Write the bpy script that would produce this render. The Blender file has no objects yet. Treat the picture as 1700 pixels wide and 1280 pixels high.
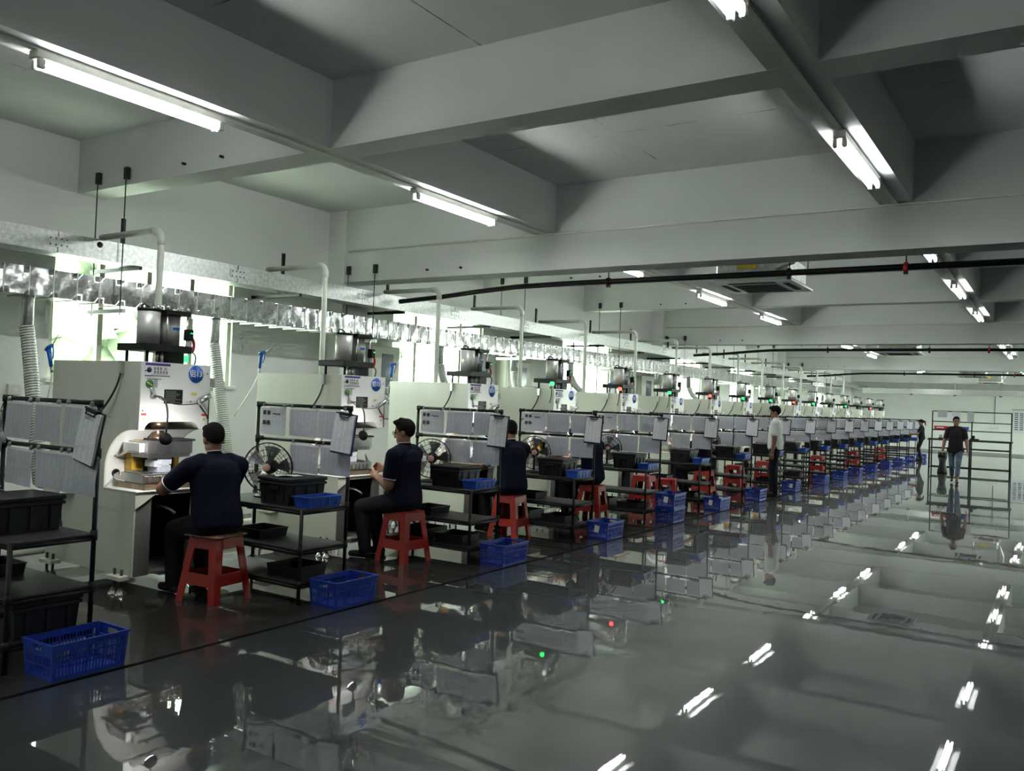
import bpy, bmesh, math, random
from mathutils import Vector, Matrix
random.seed(7)
SC = bpy.context.scene
COL = SC.collection
# ------------------------------------------------------------------ camera
YAW, PIT, ROL, FPX = math.radians(32.946), math.radians(1.083), math.radians(2.227), 1412.5
fw = Vector((-math.sin(YAW)*math.cos(PIT), math.cos(YAW)*math.cos(PIT), math.sin(PIT)))
rt = Vector((math.cos(YAW), math.sin(YAW), 0)); up = rt.cross(fw)
r2 = math.cos(ROL)*rt + math.sin(ROL)*up; u2 = -math.sin(ROL)*rt + math.cos(ROL)*up
cam = bpy.data.cameras.new('camera'); camo = bpy.data.objects.new('camera', cam); COL.objects.link(camo)
cam.sensor_fit = 'HORIZONTAL'; cam.sensor_width = 36; cam.lens = FPX/1700*36; cam.clip_end = 300
camo.matrix_world = Matrix(((r2.x, u2.x, -fw.x, 0), (r2.y, u2.y, -fw.y, 0), (r2.z, u2.z, -fw.z, 1.6), (0, 0, 0, 1)))
SC.camera = camo
# ------------------------------------------------------------------ sky (overcast), exposure
W = bpy.data.worlds.new('sky'); SC.world = W; W.use_nodes = True
bg = W.node_tree.nodes['Background']; bg.inputs[0].default_value = (.92, 1.0, .94, 1); bg.inputs[1].default_value = 11.0
TUBE = 26.0
SC.view_settings.view_transform = 'Standard'; SC.view_settings.look = 'None'
SC.view_settings.gamma = 1; SC.view_settings.use_curve_mapping = False; SC.view_settings.exposure = 1.2
SC.cycles.max_bounces = 7; SC.cycles.use_adaptive_sampling = True; SC.cycles.adaptive_threshold = .09; SC.cycles.adaptive_min_samples = 16; SC.cycles.diffuse_bounces = 4; SC.cycles.glossy_bounces = 3; SC.cycles.transparent_max_bounces = 12
SC.cycles.sample_clamp_indirect = 6; SC.cycles.caustics_reflective = False; SC.cycles.caustics_refractive = False

# ------------------------------------------------------------------ materials
def pm(name, rgb, rough=.5, metal=0, var=.06, scale=6, bump=0, bscale=40, coat=0, emit=0, alpha=1, spec=.5):
    m = bpy.data.materials.new(name); m.use_nodes = True; nt = m.node_tree; p = nt.nodes['Principled BSDF']
    p.inputs['Roughness'].default_value = rough; p.inputs['Metallic'].default_value = metal
    p.inputs['Specular IOR Level'].default_value = spec
    tc = nt.nodes.new('ShaderNodeTexCoord'); nz = nt.nodes.new('ShaderNodeTexNoise'); nz.inputs['Scale'].default_value = scale
    nz.inputs['Detail'].default_value = 5
    nt.links.new(tc.outputs['Object'], nz.inputs['Vector'])
    cr = nt.nodes.new('ShaderNodeValToRGB'); a, b = cr.color_ramp.elements
    a.position = .3; b.position = .7
    a.color = tuple(max(0, c*(1-var)) for c in rgb)+(1,); b.color = tuple(min(1, c*(1+var)) for c in rgb)+(1,)
    nt.links.new(nz.outputs['Fac'], cr.inputs['Fac']); nt.links.new(cr.outputs['Color'], p.inputs['Base Color'])
    if bump:
        n2 = nt.nodes.new('ShaderNodeTexNoise'); n2.inputs['Scale'].default_value = bscale; n2.inputs['Detail'].default_value = 4
        nt.links.new(tc.outputs['Object'], n2.inputs['Vector'])
        bp = nt.nodes.new('ShaderNodeBump'); bp.inputs['Strength'].default_value = bump; bp.inputs['Distance'].default_value = .01
        nt.links.new(n2.outputs['Fac'], bp.inputs['Height']); nt.links.new(bp.outputs['Normal'], p.inputs['Normal'])
    if coat: p.inputs['Coat Weight'].default_value = coat; p.inputs['Coat Roughness'].default_value = .08
    if emit: p.inputs['Emission Color'].default_value = rgb+(1,); p.inputs['Emission Strength'].default_value = emit
    return m
M = {}
M['wall'] = pm('white_wall_paint', (.84, .86, .83), .75, var=.03, scale=1.2, bump=.06, bscale=30)
M['ceil'] = pm('ceiling_paint', (.63, .65, .635), .8, var=.035, scale=1.5, bump=.08, bscale=14)
M['cream'] = pm('machine_cream_enamel', (.60, .62, .53), .38, var=.03, scale=2, coat=.15)
M['white'] = pm('machine_white_enamel', (.78, .79, .77), .35, var=.02, coat=.2)
M['grey'] = pm('machine_grey_enamel', (.33, .34, .31), .5, var=.05)
M['dgrey'] = pm('leg_grey_enamel', (.14, .14, .13), .5, var=.05)
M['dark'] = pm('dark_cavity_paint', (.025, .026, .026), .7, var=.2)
M['black'] = pm('black_coated_pipe', (.004, .0045, .0045), .45, var=.2, spec=.3)
M['blackp'] = pm('black_plastic', (.010, .010, .012), .5, var=.15, spec=.35)
M['board'] = pm('dark_shelf_board', (.010, .010, .0095), .55, var=.3, scale=9)
M['blue'] = pm('blue_crate_plastic', (.009, .04, .33), .45, var=.08)
M['bluet'] = pm('blue_tray_plastic', (.011, .06, .38), .4, var=.06)
M['red'] = pm('red_stool_plastic', (.30, .011, .008), .45, var=.1)
M['galv'] = pm('galvanised_sheet', (.52, .54, .53), .4, 1, var=.22, scale=26, bump=.12, bscale=3)
M['foil'] = pm('shiny_duct_sheet', (.70, .72, .71), .16, 1, var=.28, scale=34, bump=.45, bscale=5)
M['steel'] = pm('brushed_steel', (.52, .52, .51), .3, 1, var=.12, scale=20)
M['alu'] = pm('cylinder_aluminium', (.52, .52, .50), .42, .3, var=.06, scale=3)
M['bronze'] = pm('oily_ram_steel', (.28, .19, .13), .3, 1, var=.3, scale=25)
M['die'] = pm('pale_die_casting', (.62, .66, .74), .45, .3, var=.08, scale=30)
M['rust'] = pm('stained_drip_tray', (.22, .17, .12), .5, .5, var=.3, scale=18)
M['ochre'] = pm('ochre_guard_paint', (.62, .36, .05), .45, var=.2, scale=12)
M['pvc'] = pm('white_pvc', (.66, .69, .62), .4, var=.04)
M['hose'] = pm('spiral_hose_film', (.62, .66, .60), .4, var=.1, scale=30)
M['wire'] = pm('hose_wire', (.12, .13, .12), .4, .6)
M['cable'] = pm('black_cable', (.02, .02, .02), .5)
M['cablew'] = pm('pale_cable', (.55, .56, .52), .5)
M['win'] = pm('window_frame_aluminium', (.50, .53, .40), .45, var=.05)
M['paper'] = pm('paper', (.74, .76, .80), .8, var=.03)
M['navy'] = pm('navy_polo_cloth', (.0032, .0042, .0150), .9, var=.15, scale=30, spec=.2)
M['trim'] = pm('white_knit_trim', (.66, .60, .60), .8)
M['trouser'] = pm('black_trouser_cloth', (.010, .010, .014), .85, spec=.2)
M['denim'] = pm('worn_denim', (.085, .12, .17), .85, var=.35, scale=14)
M['shirt'] = pm('white_shirt_cloth', (.70, .72, .70), .8, var=.05, scale=12)
M['maroon'] = pm('dark_maroon_polo', (.007, .004, .005), .9, var=.2)
M['skin'] = pm('skin', (.25, .125, .078), .55, var=.08, scale=15)
M['hair'] = pm('black_hair', (.005, .0045, .004), .8, var=.3, scale=60, spec=.15)
M['shoe'] = pm('black_shoe', (.008, .008, .008), .5)
M['glass_rim'] = pm('spectacle_frame', (.01, .01, .012), .3)
M['signblue'] = pm('sign_blue', (.008, .09, .42), .4)
M['ink'] = pm('dark_ink', (.02, .022, .06), .6)
M['inkred'] = pm('red_ink', (.55, .03, .02), .6)
M['purple'] = pm('purple_header', (.06, .03, .22), .5)
M['yellow'] = pm('yellow_label', (.72, .58, .02), .5)
M['greenl'] = pm('green_label', (.02, .16, .06), .5)
M['whitel'] = pm('white_label', (.8, .8, .8), .5)
M['greenled'] = pm('green_lamp', (.02, 1, .12), .3, emit=1.6)
M['redled'] = pm('red_lamp', (1, .06, .04), .3, emit=2.2)
M['tube'] = pm('fluorescent_tube', (.97, 1, .98), .3, emit=TUBE*1.6, var=0)
M['tube2'] = pm('dim_fluorescent_tube', (.97, 1, .99), .3, emit=TUBE*.75, var=0)  # lower output, set so the lamps above the presses outshine these
M['lamp'] = pm('work_lamp_lens', (1, .98, .93), .3, emit=90, var=0)
M['fix'] = pm('lamp_batten_enamel', (.72, .72, .66), .4)
M['redbox'] = pm('red_carton', (.55, .02, .02), .5)
M['card'] = pm('brown_cardboard', (.22, .13, .08), .8, var=.3, scale=30)
M['pink'] = pm('fan_badge', (.50, .28, .26), .4)
M['fanblade'] = pm('fan_blade_plastic', (.17, .16, .17), .3)
M['leaf'] = pm('tree_leaves', (.26, .33, .22), .8, var=.5, scale=2, bump=.6, bscale=4)
M['trunk'] = pm('tree_bark', (.10, .07, .05), .9)
M['ground'] = pm('outdoor_ground', (.5, .51, .46), .9)
M['facade'] = pm('facade_paint', (.62, .63, .60), .8)
M['pane'] = pm('facade_glass', (.10, .13, .16), .1)
M['joint'] = pm('floor_joint_tar', (.004, .004, .004), .9, var=.3, scale=30, spec=.05)
M['photo'] = pm('printed_photo', (.03, .035, .03), .6, var=.7, scale=60)
M['boardblue'] = pm('clipboard_blue', (.012, .03, .12), .4)
M['tag'] = pm('label_tag', (.75, .75, .72), .7)

def glass_mat():
    m = bpy.data.materials.new('window_glass'); m.use_nodes = True; nt = m.node_tree
    nt.nodes.clear(); o = nt.nodes.new('ShaderNodeOutputMaterial'); t = nt.nodes.new('ShaderNodeBsdfTransparent'); g = nt.nodes.new('ShaderNodeBsdfGlossy')
    t.inputs[0].default_value = (.93, .97, .93, 1); g.inputs['Roughness'].default_value = .02
    x = nt.nodes.new('ShaderNodeMixShader'); x.inputs[0].default_value = .06
    nt.links.new(t.outputs[0], x.inputs[1]); nt.links.new(g.outputs[0], x.inputs[2]); nt.links.new(x.outputs[0], o.inputs[0])
    return m
M['glass'] = glass_mat()

def floor_mat():
    m = bpy.data.materials.new('grey_epoxy_floor'); m.use_nodes = True; nt = m.node_tree; L = nt.links; N = nt.nodes.new
    p = nt.nodes['Principled BSDF']
    tc = N('ShaderNodeTexCoord')
    nz = N('ShaderNodeTexNoise'); nz.inputs['Scale'].default_value = .7; nz.inputs['Detail'].default_value = 6
    L.new(tc.outputs['Object'], nz.inputs['Vector'])
    cr = N('ShaderNodeValToRGB'); cr.color_ramp.elements[0].position = .3; cr.color_ramp.elements[1].position = .72
    cr.color_ramp.elements[0].color = (.028, .033, .035, 1); cr.color_ramp.elements[1].color = (.040, .046, .048, 1)
    L.new(nz.outputs['Fac'], cr.inputs['Fac'])
    # left of the joint line: dark racks' reflection painted into a browner colour
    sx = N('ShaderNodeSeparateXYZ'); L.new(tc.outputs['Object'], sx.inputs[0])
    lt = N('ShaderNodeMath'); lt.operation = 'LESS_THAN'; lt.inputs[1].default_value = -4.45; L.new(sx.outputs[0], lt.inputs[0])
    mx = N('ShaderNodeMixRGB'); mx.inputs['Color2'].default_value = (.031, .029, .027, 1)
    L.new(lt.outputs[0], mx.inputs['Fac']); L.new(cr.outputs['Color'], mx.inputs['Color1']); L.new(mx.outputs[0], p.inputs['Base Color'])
    p.inputs['Roughness'].default_value = .4; p.inputs['Specular IOR Level'].default_value = .2
    p.inputs['Coat Weight'].default_value = 1; p.inputs['Coat IOR'].default_value = 1.7
    r = N('ShaderNodeTexNoise'); r.inputs['Scale'].default_value = 1.1; r.inputs['Detail'].default_value = 4; L.new(tc.outputs['Object'], r.inputs['Vector'])
    rr = N('ShaderNodeMapRange'); rr.inputs[1].default_value = .35; rr.inputs[2].default_value = .75; rr.inputs[3].default_value = .006; rr.inputs[4].default_value = .022
    L.new(r.outputs['Fac'], rr.inputs[0]); L.new(rr.outputs[0], p.inputs['Coat Roughness'])
    # trowel waves
    n1 = N('ShaderNodeTexNoise'); n1.inputs['Scale'].default_value = 1.6; n1.inputs['Detail'].default_value = 2; L.new(tc.outputs['Object'], n1.inputs['Vector'])
    n2 = N('ShaderNodeTexNoise'); n2.inputs['Scale'].default_value = 6; n2.inputs['Detail'].default_value = 2; L.new(tc.outputs['Object'], n2.inputs['Vector'])
    b1 = N('ShaderNodeBump'); b1.inputs['Strength'].default_value = .13; b1.inputs['Distance'].default_value = .0032; L.new(n1.outputs['Fac'], b1.inputs['Height'])
    b2 = N('ShaderNodeBump'); b2.inputs['Strength'].default_value = .22; b2.inputs['Distance'].default_value = .0007; L.new(n2.outputs['Fac'], b2.inputs['Height'])
    L.new(b1.outputs[0], b2.inputs['Normal']); L.new(b2.outputs[0], p.inputs['Coat Normal'])
    return m
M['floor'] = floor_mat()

def sheet_mat(name, base, ink, pitch, seed):
    """printed sheet: ruled table lines with ragged entries over paper"""
    m = bpy.data.materials.new(name); m.use_nodes = True; nt = m.node_tree; L = nt.links; N = nt.nodes.new; p = nt.nodes['Principled BSDF']
    p.inputs['Roughness'].default_value = .32
    tc = N('ShaderNodeTexCoord'); sp = N('ShaderNodeSeparateXYZ'); L.new(tc.outputs['Object'], sp.inputs[0])
    def fr(sock, sc, th):
        a = N('ShaderNodeMath'); a.operation = 'MULTIPLY'; a.inputs[1].default_value = sc; L.new(sock, a.inputs[0])
        b = N('ShaderNodeMath'); b.operation = 'FRACT'; L.new(a.outputs[0], b.inputs[0])
        c = N('ShaderNodeMath'); c.operation = 'LESS_THAN'; c.inputs[1].default_value = th; L.new(b.outputs[0], c.inputs[0]); return c.outputs[0]
    h = fr(sp.outputs[2], 1/pitch, .22); v = fr(sp.outputs[0], 1/.047, .05)
    nz = N('ShaderNodeTexNoise'); nz.inputs['Scale'].default_value = 34+seed; L.new(tc.outputs['Object'], nz.inputs['Vector'])
    g = N('ShaderNodeMath'); g.operation = 'GREATER_THAN'; g.inputs[1].default_value = .47; L.new(nz.outputs['Fac'], g.inputs[0])
    hm = N('ShaderNodeMath'); hm.operation = 'MULTIPLY'; L.new(h, hm.inputs[0]); L.new(g.outputs[0], hm.inputs[1])
    mxx = N('ShaderNodeMath'); mxx.operation = 'MAXIMUM'; L.new(hm.outputs[0], mxx.inputs[0]); L.new(v, mxx.inputs[1])
    mx = N('ShaderNodeMixRGB'); mx.inputs['Color1'].default_value = base+(1,); mx.inputs['Color2'].default_value = ink+(1,)
    L.new(mxx.outputs[0], mx.inputs['Fac']); L.new(mx.outputs[0], p.inputs['Base Color'])
    b = N('ShaderNodeTexNoise'); b.inputs['Scale'].default_value = 7; L.new(tc.outputs['Object'], b.inputs['Vector'])
    bp = N('ShaderNodeBump'); bp.inputs['Strength'].default_value = .4; bp.inputs['Distance'].default_value = .012; L.new(b.outputs['Fac'], bp.inputs['Height']); L.new(bp.outputs[0], p.inputs['Normal'])
    return m
M['sheet'] = sheet_mat('printed_sheet_in_sleeve', (.50, .52, .57), (.33, .34, .40), .009, 0)
M['sheet2'] = sheet_mat('ruled_form_paper', (.78, .79, .83), (.48, .49, .56), .0085, 3)

# ------------------------------------------------------------------ mesh builder
class MB:
    def __init__(s): s.v = []; s.f = []; s.sm = []; s.mi = []; s.merge = True
    def add(s, vs, fs, smooth=False, mi=0):
        o = len(s.v); s.v += [tuple(v) for v in vs]
        for f in fs: s.f.append([i+o for i in f]); s.sm.append(smooth); s.mi.append(mi)
        return s
    def box(s, x0, x1, y0, y1, z0, z1, b=0, mi=0):
        if b <= 0:
            vs = [(x, y, z) for x in (x0, x1) for y in (y0, y1) for z in (z0, z1)]
            return s.add(vs, [(0, 1, 3, 2), (4, 6, 7, 5), (0, 4, 5, 1), (2, 3, 7, 6), (0, 2, 6, 4), (1, 5, 7, 3)], mi=mi)
        vs = []; idx = {}
        X, Y, Z = (x0, x1), (y0, y1), (z0, z1)
        for i in (0, 1):
            for j in (0, 1):
                for k in (0, 1):
                    di, dj, dk = (b if i == 0 else -b), (b if j == 0 else -b), (b if k == 0 else -b)
                    for ax in range(3):
                        p = [X[i]+di, Y[j]+dj, Z[k]+dk]; p[ax] = (X[i], Y[j], Z[k])[ax]
                        idx[i, j, k, ax] = len(vs); vs.append(p)
        fs = []
        for c in (0, 1):
            fs.append([idx[c, j, k, 0] for j, k in ((0, 0), (1, 0), (1, 1), (0, 1))])
            fs.append([idx[i, c, k, 1] for i, k in ((0, 0), (1, 0), (1, 1), (0, 1))])
            fs.append([idx[i, j, c, 2] for i, j in ((0, 0), (1, 0), (1, 1), (0, 1))])
        for p in (0, 1):
            for q in (0, 1):
                fs.append([idx[p, q, 0, 0], idx[p, q, 1, 0], idx[p, q, 1, 1], idx[p, q, 0, 1]])
                fs.append([idx[p, 0, q, 0], idx[p, 1, q, 0], idx[p, 1, q, 2], idx[p, 0, q, 2]])
                fs.append([idx[0, p, q, 1], idx[1, p, q, 1], idx[1, p, q, 2], idx[0, p, q, 2]])
        for i in (0, 1):
            for j in (0, 1):
                for k in (0, 1): fs.append([idx[i, j, k, a] for a in range(3)])
        return s.add(vs, fs, mi=mi)
    def tube(s, path, r, n=8, radii=None, caps=True, mi=0, closed=False):
        P = [Vector(p) for p in path]; k = len(P); vs = []; fs = []
        T = []
        for i in range(k):
            a = P[(i-1) % k] if (closed or i > 0) else P[i]; b = P[(i+1) % k] if (closed or i < k-1) else P[i]
            t = (b-a); T.append(t.normalized() if t.length > 1e-9 else Vector((0, 0, 1)))
        u = T[0].orthogonal().normalized()
        for i in range(k):
            u = (u - T[i]*u.dot(T[i]))
            u = u.normalized() if u.length > 1e-6 else T[i].orthogonal().normalized()
            w = T[i].cross(u); rr = radii[i] if radii else r
            for j in range(n):
                a = 2*math.pi*j/n; vs.append(P[i] + (u*math.cos(a) + w*math.sin(a))*rr)
        for i in range(k if closed else k-1):
            for j in range(n):
                i2 = (i+1) % k
                fs.append((i*n+j, i*n+(j+1) % n, i2*n+(j+1) % n, i2*n+j))
        s.add(vs, fs, True, mi)
        if caps and not closed:
            o = len(s.v)-len(vs)
            s.f.append([o+j for j in range(n)][::-1]); s.sm.append(False); s.mi.append(mi)
            s.f.append([o+(k-1)*n+j for j in range(n)]); s.sm.append(False); s.mi.append(mi)
        return s
    def cyl(s, p0, p1, r0, r1=None, n=12, mi=0):
        return s.tube([p0, p1], r0, n, radii=[r0, r0 if r1 is None else r1], mi=mi)
    def lathe(s, prof, c=(0, 0, 0), axis='z', n=20, mi=0, smooth=True):
        vs = []; fs = []
        for r, h in prof:
            for j in range(n):
                a = 2*math.pi*j/n; x, y = r*math.cos(a), r*math.sin(a)
                p = {'z': (x, y, h), 'x': (h, x, y), 'y': (x, h, y)}[axis]
                vs.append((p[0]+c[0], p[1]+c[1], p[2]+c[2]))
        for i in range(len(prof)-1):
            for j in range(n): fs.append((i*n+j, i*n+(j+1) % n, (i+1)*n+(j+1) % n, (i+1)*n+j))
        fs.append(list(range(n))[::-1]); fs.append([(len(prof)-1)*n+j for j in range(n)])
        return s.add(vs, fs, smooth, mi)
    def prism(s, poly, axis, a, b, mi=0):
        n = len(poly)
        def q(p, h): return {'x': (h, p[0], p[1]), 'y': (p[0], h, p[1]), 'z': (p[0], p[1], h)}[axis]
        vs = [q(p, a) for p in poly] + [q(p, b) for p in poly]
        fs = [list(range(n)), list(range(2*n-1, n-1, -1))] + [(i, (i+1) % n, (i+1) % n+n, i+n) for i in range(n)]
        return s.add(vs, fs, mi=mi)
    def loft(s, secs, mi=0, smooth=False, caps=True):
        n = len(secs[0]); vs = [p for c in secs for p in c]; fs = [list(range(n))[::-1], [(len(secs)-1)*n+j for j in range(n)]] if caps else []
        for i in range(len(secs)-1):
            for j in range(n): fs.append((i*n+j, i*n+(j+1) % n, (i+1)*n+(j+1) % n, (i+1)*n+j))
        return s.add(vs, fs, smooth, mi)
    def ball(s, c, r, n=12, m=8, mi=0, R=None):
        if not hasattr(r, '__len__'): r = (r, r, r)
        vs = []; fs = []
        for i in range(m+1):
            t = math.pi*i/m
            for j in range(n):
                a = 2*math.pi*j/n
                p = Vector((r[0]*math.sin(t)*math.cos(a), r[1]*math.sin(t)*math.sin(a), r[2]*math.cos(t)))
                if R: p = R @ p
                vs.append(p+Vector(c))
        for i in range(m):
            for j in range(n): fs.append((i*n+j, (i+1)*n+j, (i+1)*n+(j+1) % n, i*n+(j+1) % n))
        return s.add(vs, fs, True, mi)
    def mesh(s, name, mats):
        me = bpy.data.meshes.new(name); me.from_pydata(s.v, [], s.f)
        for m in (mats if isinstance(mats, (list, tuple)) else [mats]): me.materials.append(M[m] if isinstance(m, str) else m)
        for p, sm, mi in zip(me.polygons, s.sm, s.mi): p.use_smooth = sm; p.material_index = mi
        bm = bmesh.new(); bm.from_mesh(me); (bmesh.ops.remove_doubles(bm, verts=bm.verts, dist=1e-6) if s.merge else None)
        bmesh.ops.recalc_face_normals(bm, faces=bm.faces); bm.to_mesh(me); bm.free()
        return me
    def build(s, name, mats, parent=None, loc=(0, 0, 0), rot=None):
        o = bpy.data.objects.new(name, s.mesh(name, mats)); COL.objects.link(o); o.parent = parent; o.location = loc
        if rot: o.rotation_euler = rot
        return o
def tag(o, label=None, cat=None, group=None, kind=None):
    if label: o['label'] = label
    if cat: o['category'] = cat
    if group: o['group'] = group
    if kind: o['kind'] = kind
    return o
def thing(name, loc=(0, 0, 0), rz=0, label=None, cat=None, group=None, kind=None):
    o = bpy.data.objects.new(name, None); COL.objects.link(o); o.location = loc; o.rotation_euler = (0, 0, rz); o.empty_display_size = .1
    return tag(o, label, cat, group, kind)
CH = {}
def kids(o): return [c for c in o.children]
def copy_tree(o, parent=None):
    c = o.copy(); COL.objects.link(c); c.parent = parent
    for ch in o.children: copy_tree(ch, c)
    return c
def inst(src, name, parent=None, loc=(0, 0, 0), rot=(0, 0, 0), scale=None):
    o = bpy.data.objects.new(name, src.data if hasattr(src, 'data') else src); COL.objects.link(o); o.parent = parent; o.location = loc; o.rotation_euler = rot
    if scale: o.scale = scale
    return o
def text_mesh(s, size, mat, ext=.0006):
    cu = bpy.data.curves.new('lettering', 'FONT'); cu.body = s; cu.size = size; cu.align_x = 'CENTER'; cu.align_y = 'CENTER'; cu.extrude = ext; cu.resolution_u = 3; cu.offset = size*.012
    ob = bpy.data.objects.new('lettering', cu); me = bpy.data.meshes.new_from_object(ob); bpy.data.objects.remove(ob); bpy.data.curves.remove(cu)
    me.materials.clear(); me.materials.append(M[mat]); return me
def arcpts(c, r, a0, a1, n, plane='xz', y=0):
    out = []
    for i in range(n+1):
        a = math.radians(a0+(a1-a0)*i/n); out.append((c[0]+r*math.cos(a), c[1]+r*math.sin(a)))
    return out
def bez(p0, p1, p2, p3, n=12):
    P = [Vector(p) for p in (p0, p1, p2, p3)]; out = []
    for i in range(n+1):
        t = i/n; out.append(P[0]*(1-t)**3+P[1]*3*t*(1-t)**2+P[2]*3*t*t*(1-t)+P[3]*t**3)
    return out
ORD = ['nearest', 'second', 'third', 'fourth', 'fifth', 'sixth', 'seventh', 'eighth', 'ninth', 'tenth', 'eleventh', 'twelfth', 'thirteenth', 'fourteenth', 'fifteenth', 'sixteenth', 'seventeenth']
PITCH = 2.1
XW, YF, YB, XR = -8.93, 45.0, -6.0, 7.0      # left wall, far wall, wall behind the camera, right wall
ZC, ZS, ZG = 4.22, 3.65, 3.2                 # slab, joist underside, girder underside
GY = [8.8+11.5*k for k in (-1, 0, 1, 2)]     # girder near faces
SY = [g-3.74 for g in GY+[43.3]] + [g-7.6 for g in GY[1:]+[43.3]]
YBX = [-5.47, -1.54, 2.4]                    # beams that carry the lamps (left edge)

# ================================================================== THE ROOM
def struct(name, mb, mat, parent=None):
    o = mb.build(name, mat, parent)
    if parent is None: o['kind'] = 'structure'
    return o
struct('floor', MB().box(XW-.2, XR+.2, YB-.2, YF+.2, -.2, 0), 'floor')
struct('trim_1', MB().box(-4.475, -4.44, YB, 38, -.002, .002), 'joint')
def slab_mat():
    m = pm('slab_paint', (.60, .62, .605), .85, var=.05, scale=1.2, bump=.12, bscale=9); nt = m.node_tree; L = nt.links; N = nt.nodes.new; p = nt.nodes['Principled BSDF']
    src = p.inputs['Base Color'].links[0].from_socket; tc = N('ShaderNodeTexCoord')
    br = N('ShaderNodeTexBrick'); br.inputs['Scale'].default_value = .3; br.offset = 0; br.inputs['Mortar Size'].default_value = .0022; br.inputs['Brick Width'].default_value = .55; br.inputs['Row Height'].default_value = 1.1; br.inputs['Color1'].default_value = br.inputs['Color2'].default_value = (0, 0, 0, 1); br.inputs['Mortar'].default_value = (1, 1, 1, 1)
    L.new(tc.outputs['Object'], br.inputs['Vector'])
    nz = N('ShaderNodeTexNoise'); nz.inputs['Scale'].default_value = 2.3; nz.inputs['Detail'].default_value = 6; L.new(tc.outputs['Object'], nz.inputs['Vector'])
    g = N('ShaderNodeMapRange'); g.inputs[1].default_value = .54; g.inputs[2].default_value = .62; g.inputs[4].default_value = .8; L.new(nz.outputs['Fac'], g.inputs[0])
    mu = N('ShaderNodeMath'); mu.operation = 'MULTIPLY'; L.new(br.outputs['Color'], mu.inputs[0]); L.new(g.outputs[0], mu.inputs[1])
    mx = N('ShaderNodeMixRGB'); mx.inputs['Color2'].default_value = (.10, .10, .10, 1); L.new(mu.outputs[0], mx.inputs['Fac']); L.new(src, mx.inputs['Color1']); L.new(mx.outputs[0], p.inputs['Base Color'])
    return m
M['slab'] = slab_mat()
struct('ceiling', MB().box(XW-.2, XR+.2, YB-.2, YF+.2, ZC, ZC+.2), 'slab')
# left wall with window openings
WIN = [(-4.4, -1.9), (4.83, 7.16), (10.25, 12.74), (15.7, 18.0), (21.6, 24.0), (26.6, 29.0), (31.8, 34.2), (37.3, 39.7)]  # first window, behind the camera, is unseen and added for near-side daylight
WZ0, WZ1 = 1.66, 3.02
wl = MB(); wl.box(XW-.2, XW, YB, YF, 0, WZ0); wl.box(XW-.2, XW, YB, YF, WZ1, ZC)
edges = [YB]+[e for w in WIN for e in w]+[YF]
for i in range(0, len(edges), 2): wl.box(XW-.2, XW, edges[i], edges[i+1], WZ0, WZ1)
struct('wall_left', wl, 'wall')
struct('wall_far', MB().box(XW-.2, XR+.2, YF, YF+.2, 0, ZC), 'wall')
RWIN_ADDED = [(24.2, 27.0), (28.2, 31.0), (33.0, 36.0), (37.0, 40.0), (41.0, 44.0)]  # unseen windows, added to throw daylight on the far wall
wr_ = MB(); wr_.box(XR, XR+.2, YB-.2, YF, 0, 1.0); wr_.box(XR, XR+.2, YB-.2, YF, 3.0, ZC)
re_ = [YB-.2]+[e for w in RWIN_ADDED for e in w]+[YF]
for i in range(0, len(re_), 2): wr_.box(XR, XR+.2, re_[i], re_[i+1], 1.0, 3.0)
struct('wall_right', wr_, 'wall')
struct('wall_back', MB().box(XW-.2, XR, YB-.2, YB, 0, ZC), 'wall')
struct('baseboard_far', MB().box(XW, XR, YF-.015, YF, 0, .1), 'grey')
for i, (a, b) in enumerate(WIN+RWIN_ADDED):
    rg = i >= len(WIN)
    w = thing('window_%d' % (i+1), (XR, b, 1.0) if rg else (XW, a, WZ0), math.pi if rg else 0, kind='structure'); L = b-a; H = 2.0 if rg else WZ1-WZ0
    f = MB(); t = .05
    f.box(-.12, -.04, 0, L, 0, t); f.box(-.12, -.04, 0, L, H-t, H); f.box(-.12, -.04, 0, t, t, H-t); f.box(-.12, -.04, L-t, L, t, H-t)
    f.build('window_frame', 'win', w)
    MB().box(-.06, .06, -.05, L+.05, -.045, -.002, .006).build('window_sill', 'wall', w)
    n = 4; tz = .95
    MB().box(-.115, -.045, t, L-t, tz-.025, tz+.025).build('transom', 'win', w)
    for k in range(1, n):
        y = L*k/n; MB().box(-.11, -.05, y-.03, y+.03, t, H-t).build('mullion', 'win', w)
    for k in range(n):
        y0, y1 = L*k/n+.03, L*(k+1)/n-.03
        MB().box(-.083, -.077, y0, y1, t, tz-.025).build('pane', 'glass', w)
        MB().box(-.083, -.077, y0, y1, tz+.025, H-t).build('pane', 'glass', w)
# columns at the girders on the left wall
for k, g in enumerate(GY+[43.3]):
    struct('trim_%d' % (k+2), MB().box(XW, XW+.32, g-.02, g+.5, 0, ZC), 'wall')
# girders, joists, lamp beams
nb = 0
for g in GY+[43.3]:
    nb += 1; o = struct('trim_%d' % (nb+10), MB().box(XW, XR, g, g+.38, ZG, ZC), 'ceil')
for y in SY:
    if y < YB: continue
    nb += 1; struct('trim_%d' % (nb+10), MB().box(XW, XR, y, y+.3, ZS, ZC), 'ceil')
bolt_me = MB().cyl((0, 0, 0), (0, -.035, 0), .014, n=8).mesh('anchor_bolt', 'black')
for o in [q for q in COL.objects if q.name.startswith('trim_') and q.get('kind') == 'structure' and q.data.materials[0] == M['ceil']]:
    y = min(v.co.y for v in o.data.vertices); z = min(v.co.z for v in o.data.vertices)
    for x in (-7.1, -6.55): inst(bolt_me, 'anchor_bolt', o, (x, y, z+.10))
for x in YBX:
    nb += 1; struct('trim_%d' % (nb+10), MB().box(x, x+.3, YB, YF, ZS+.001, ZC), 'ceil')
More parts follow.
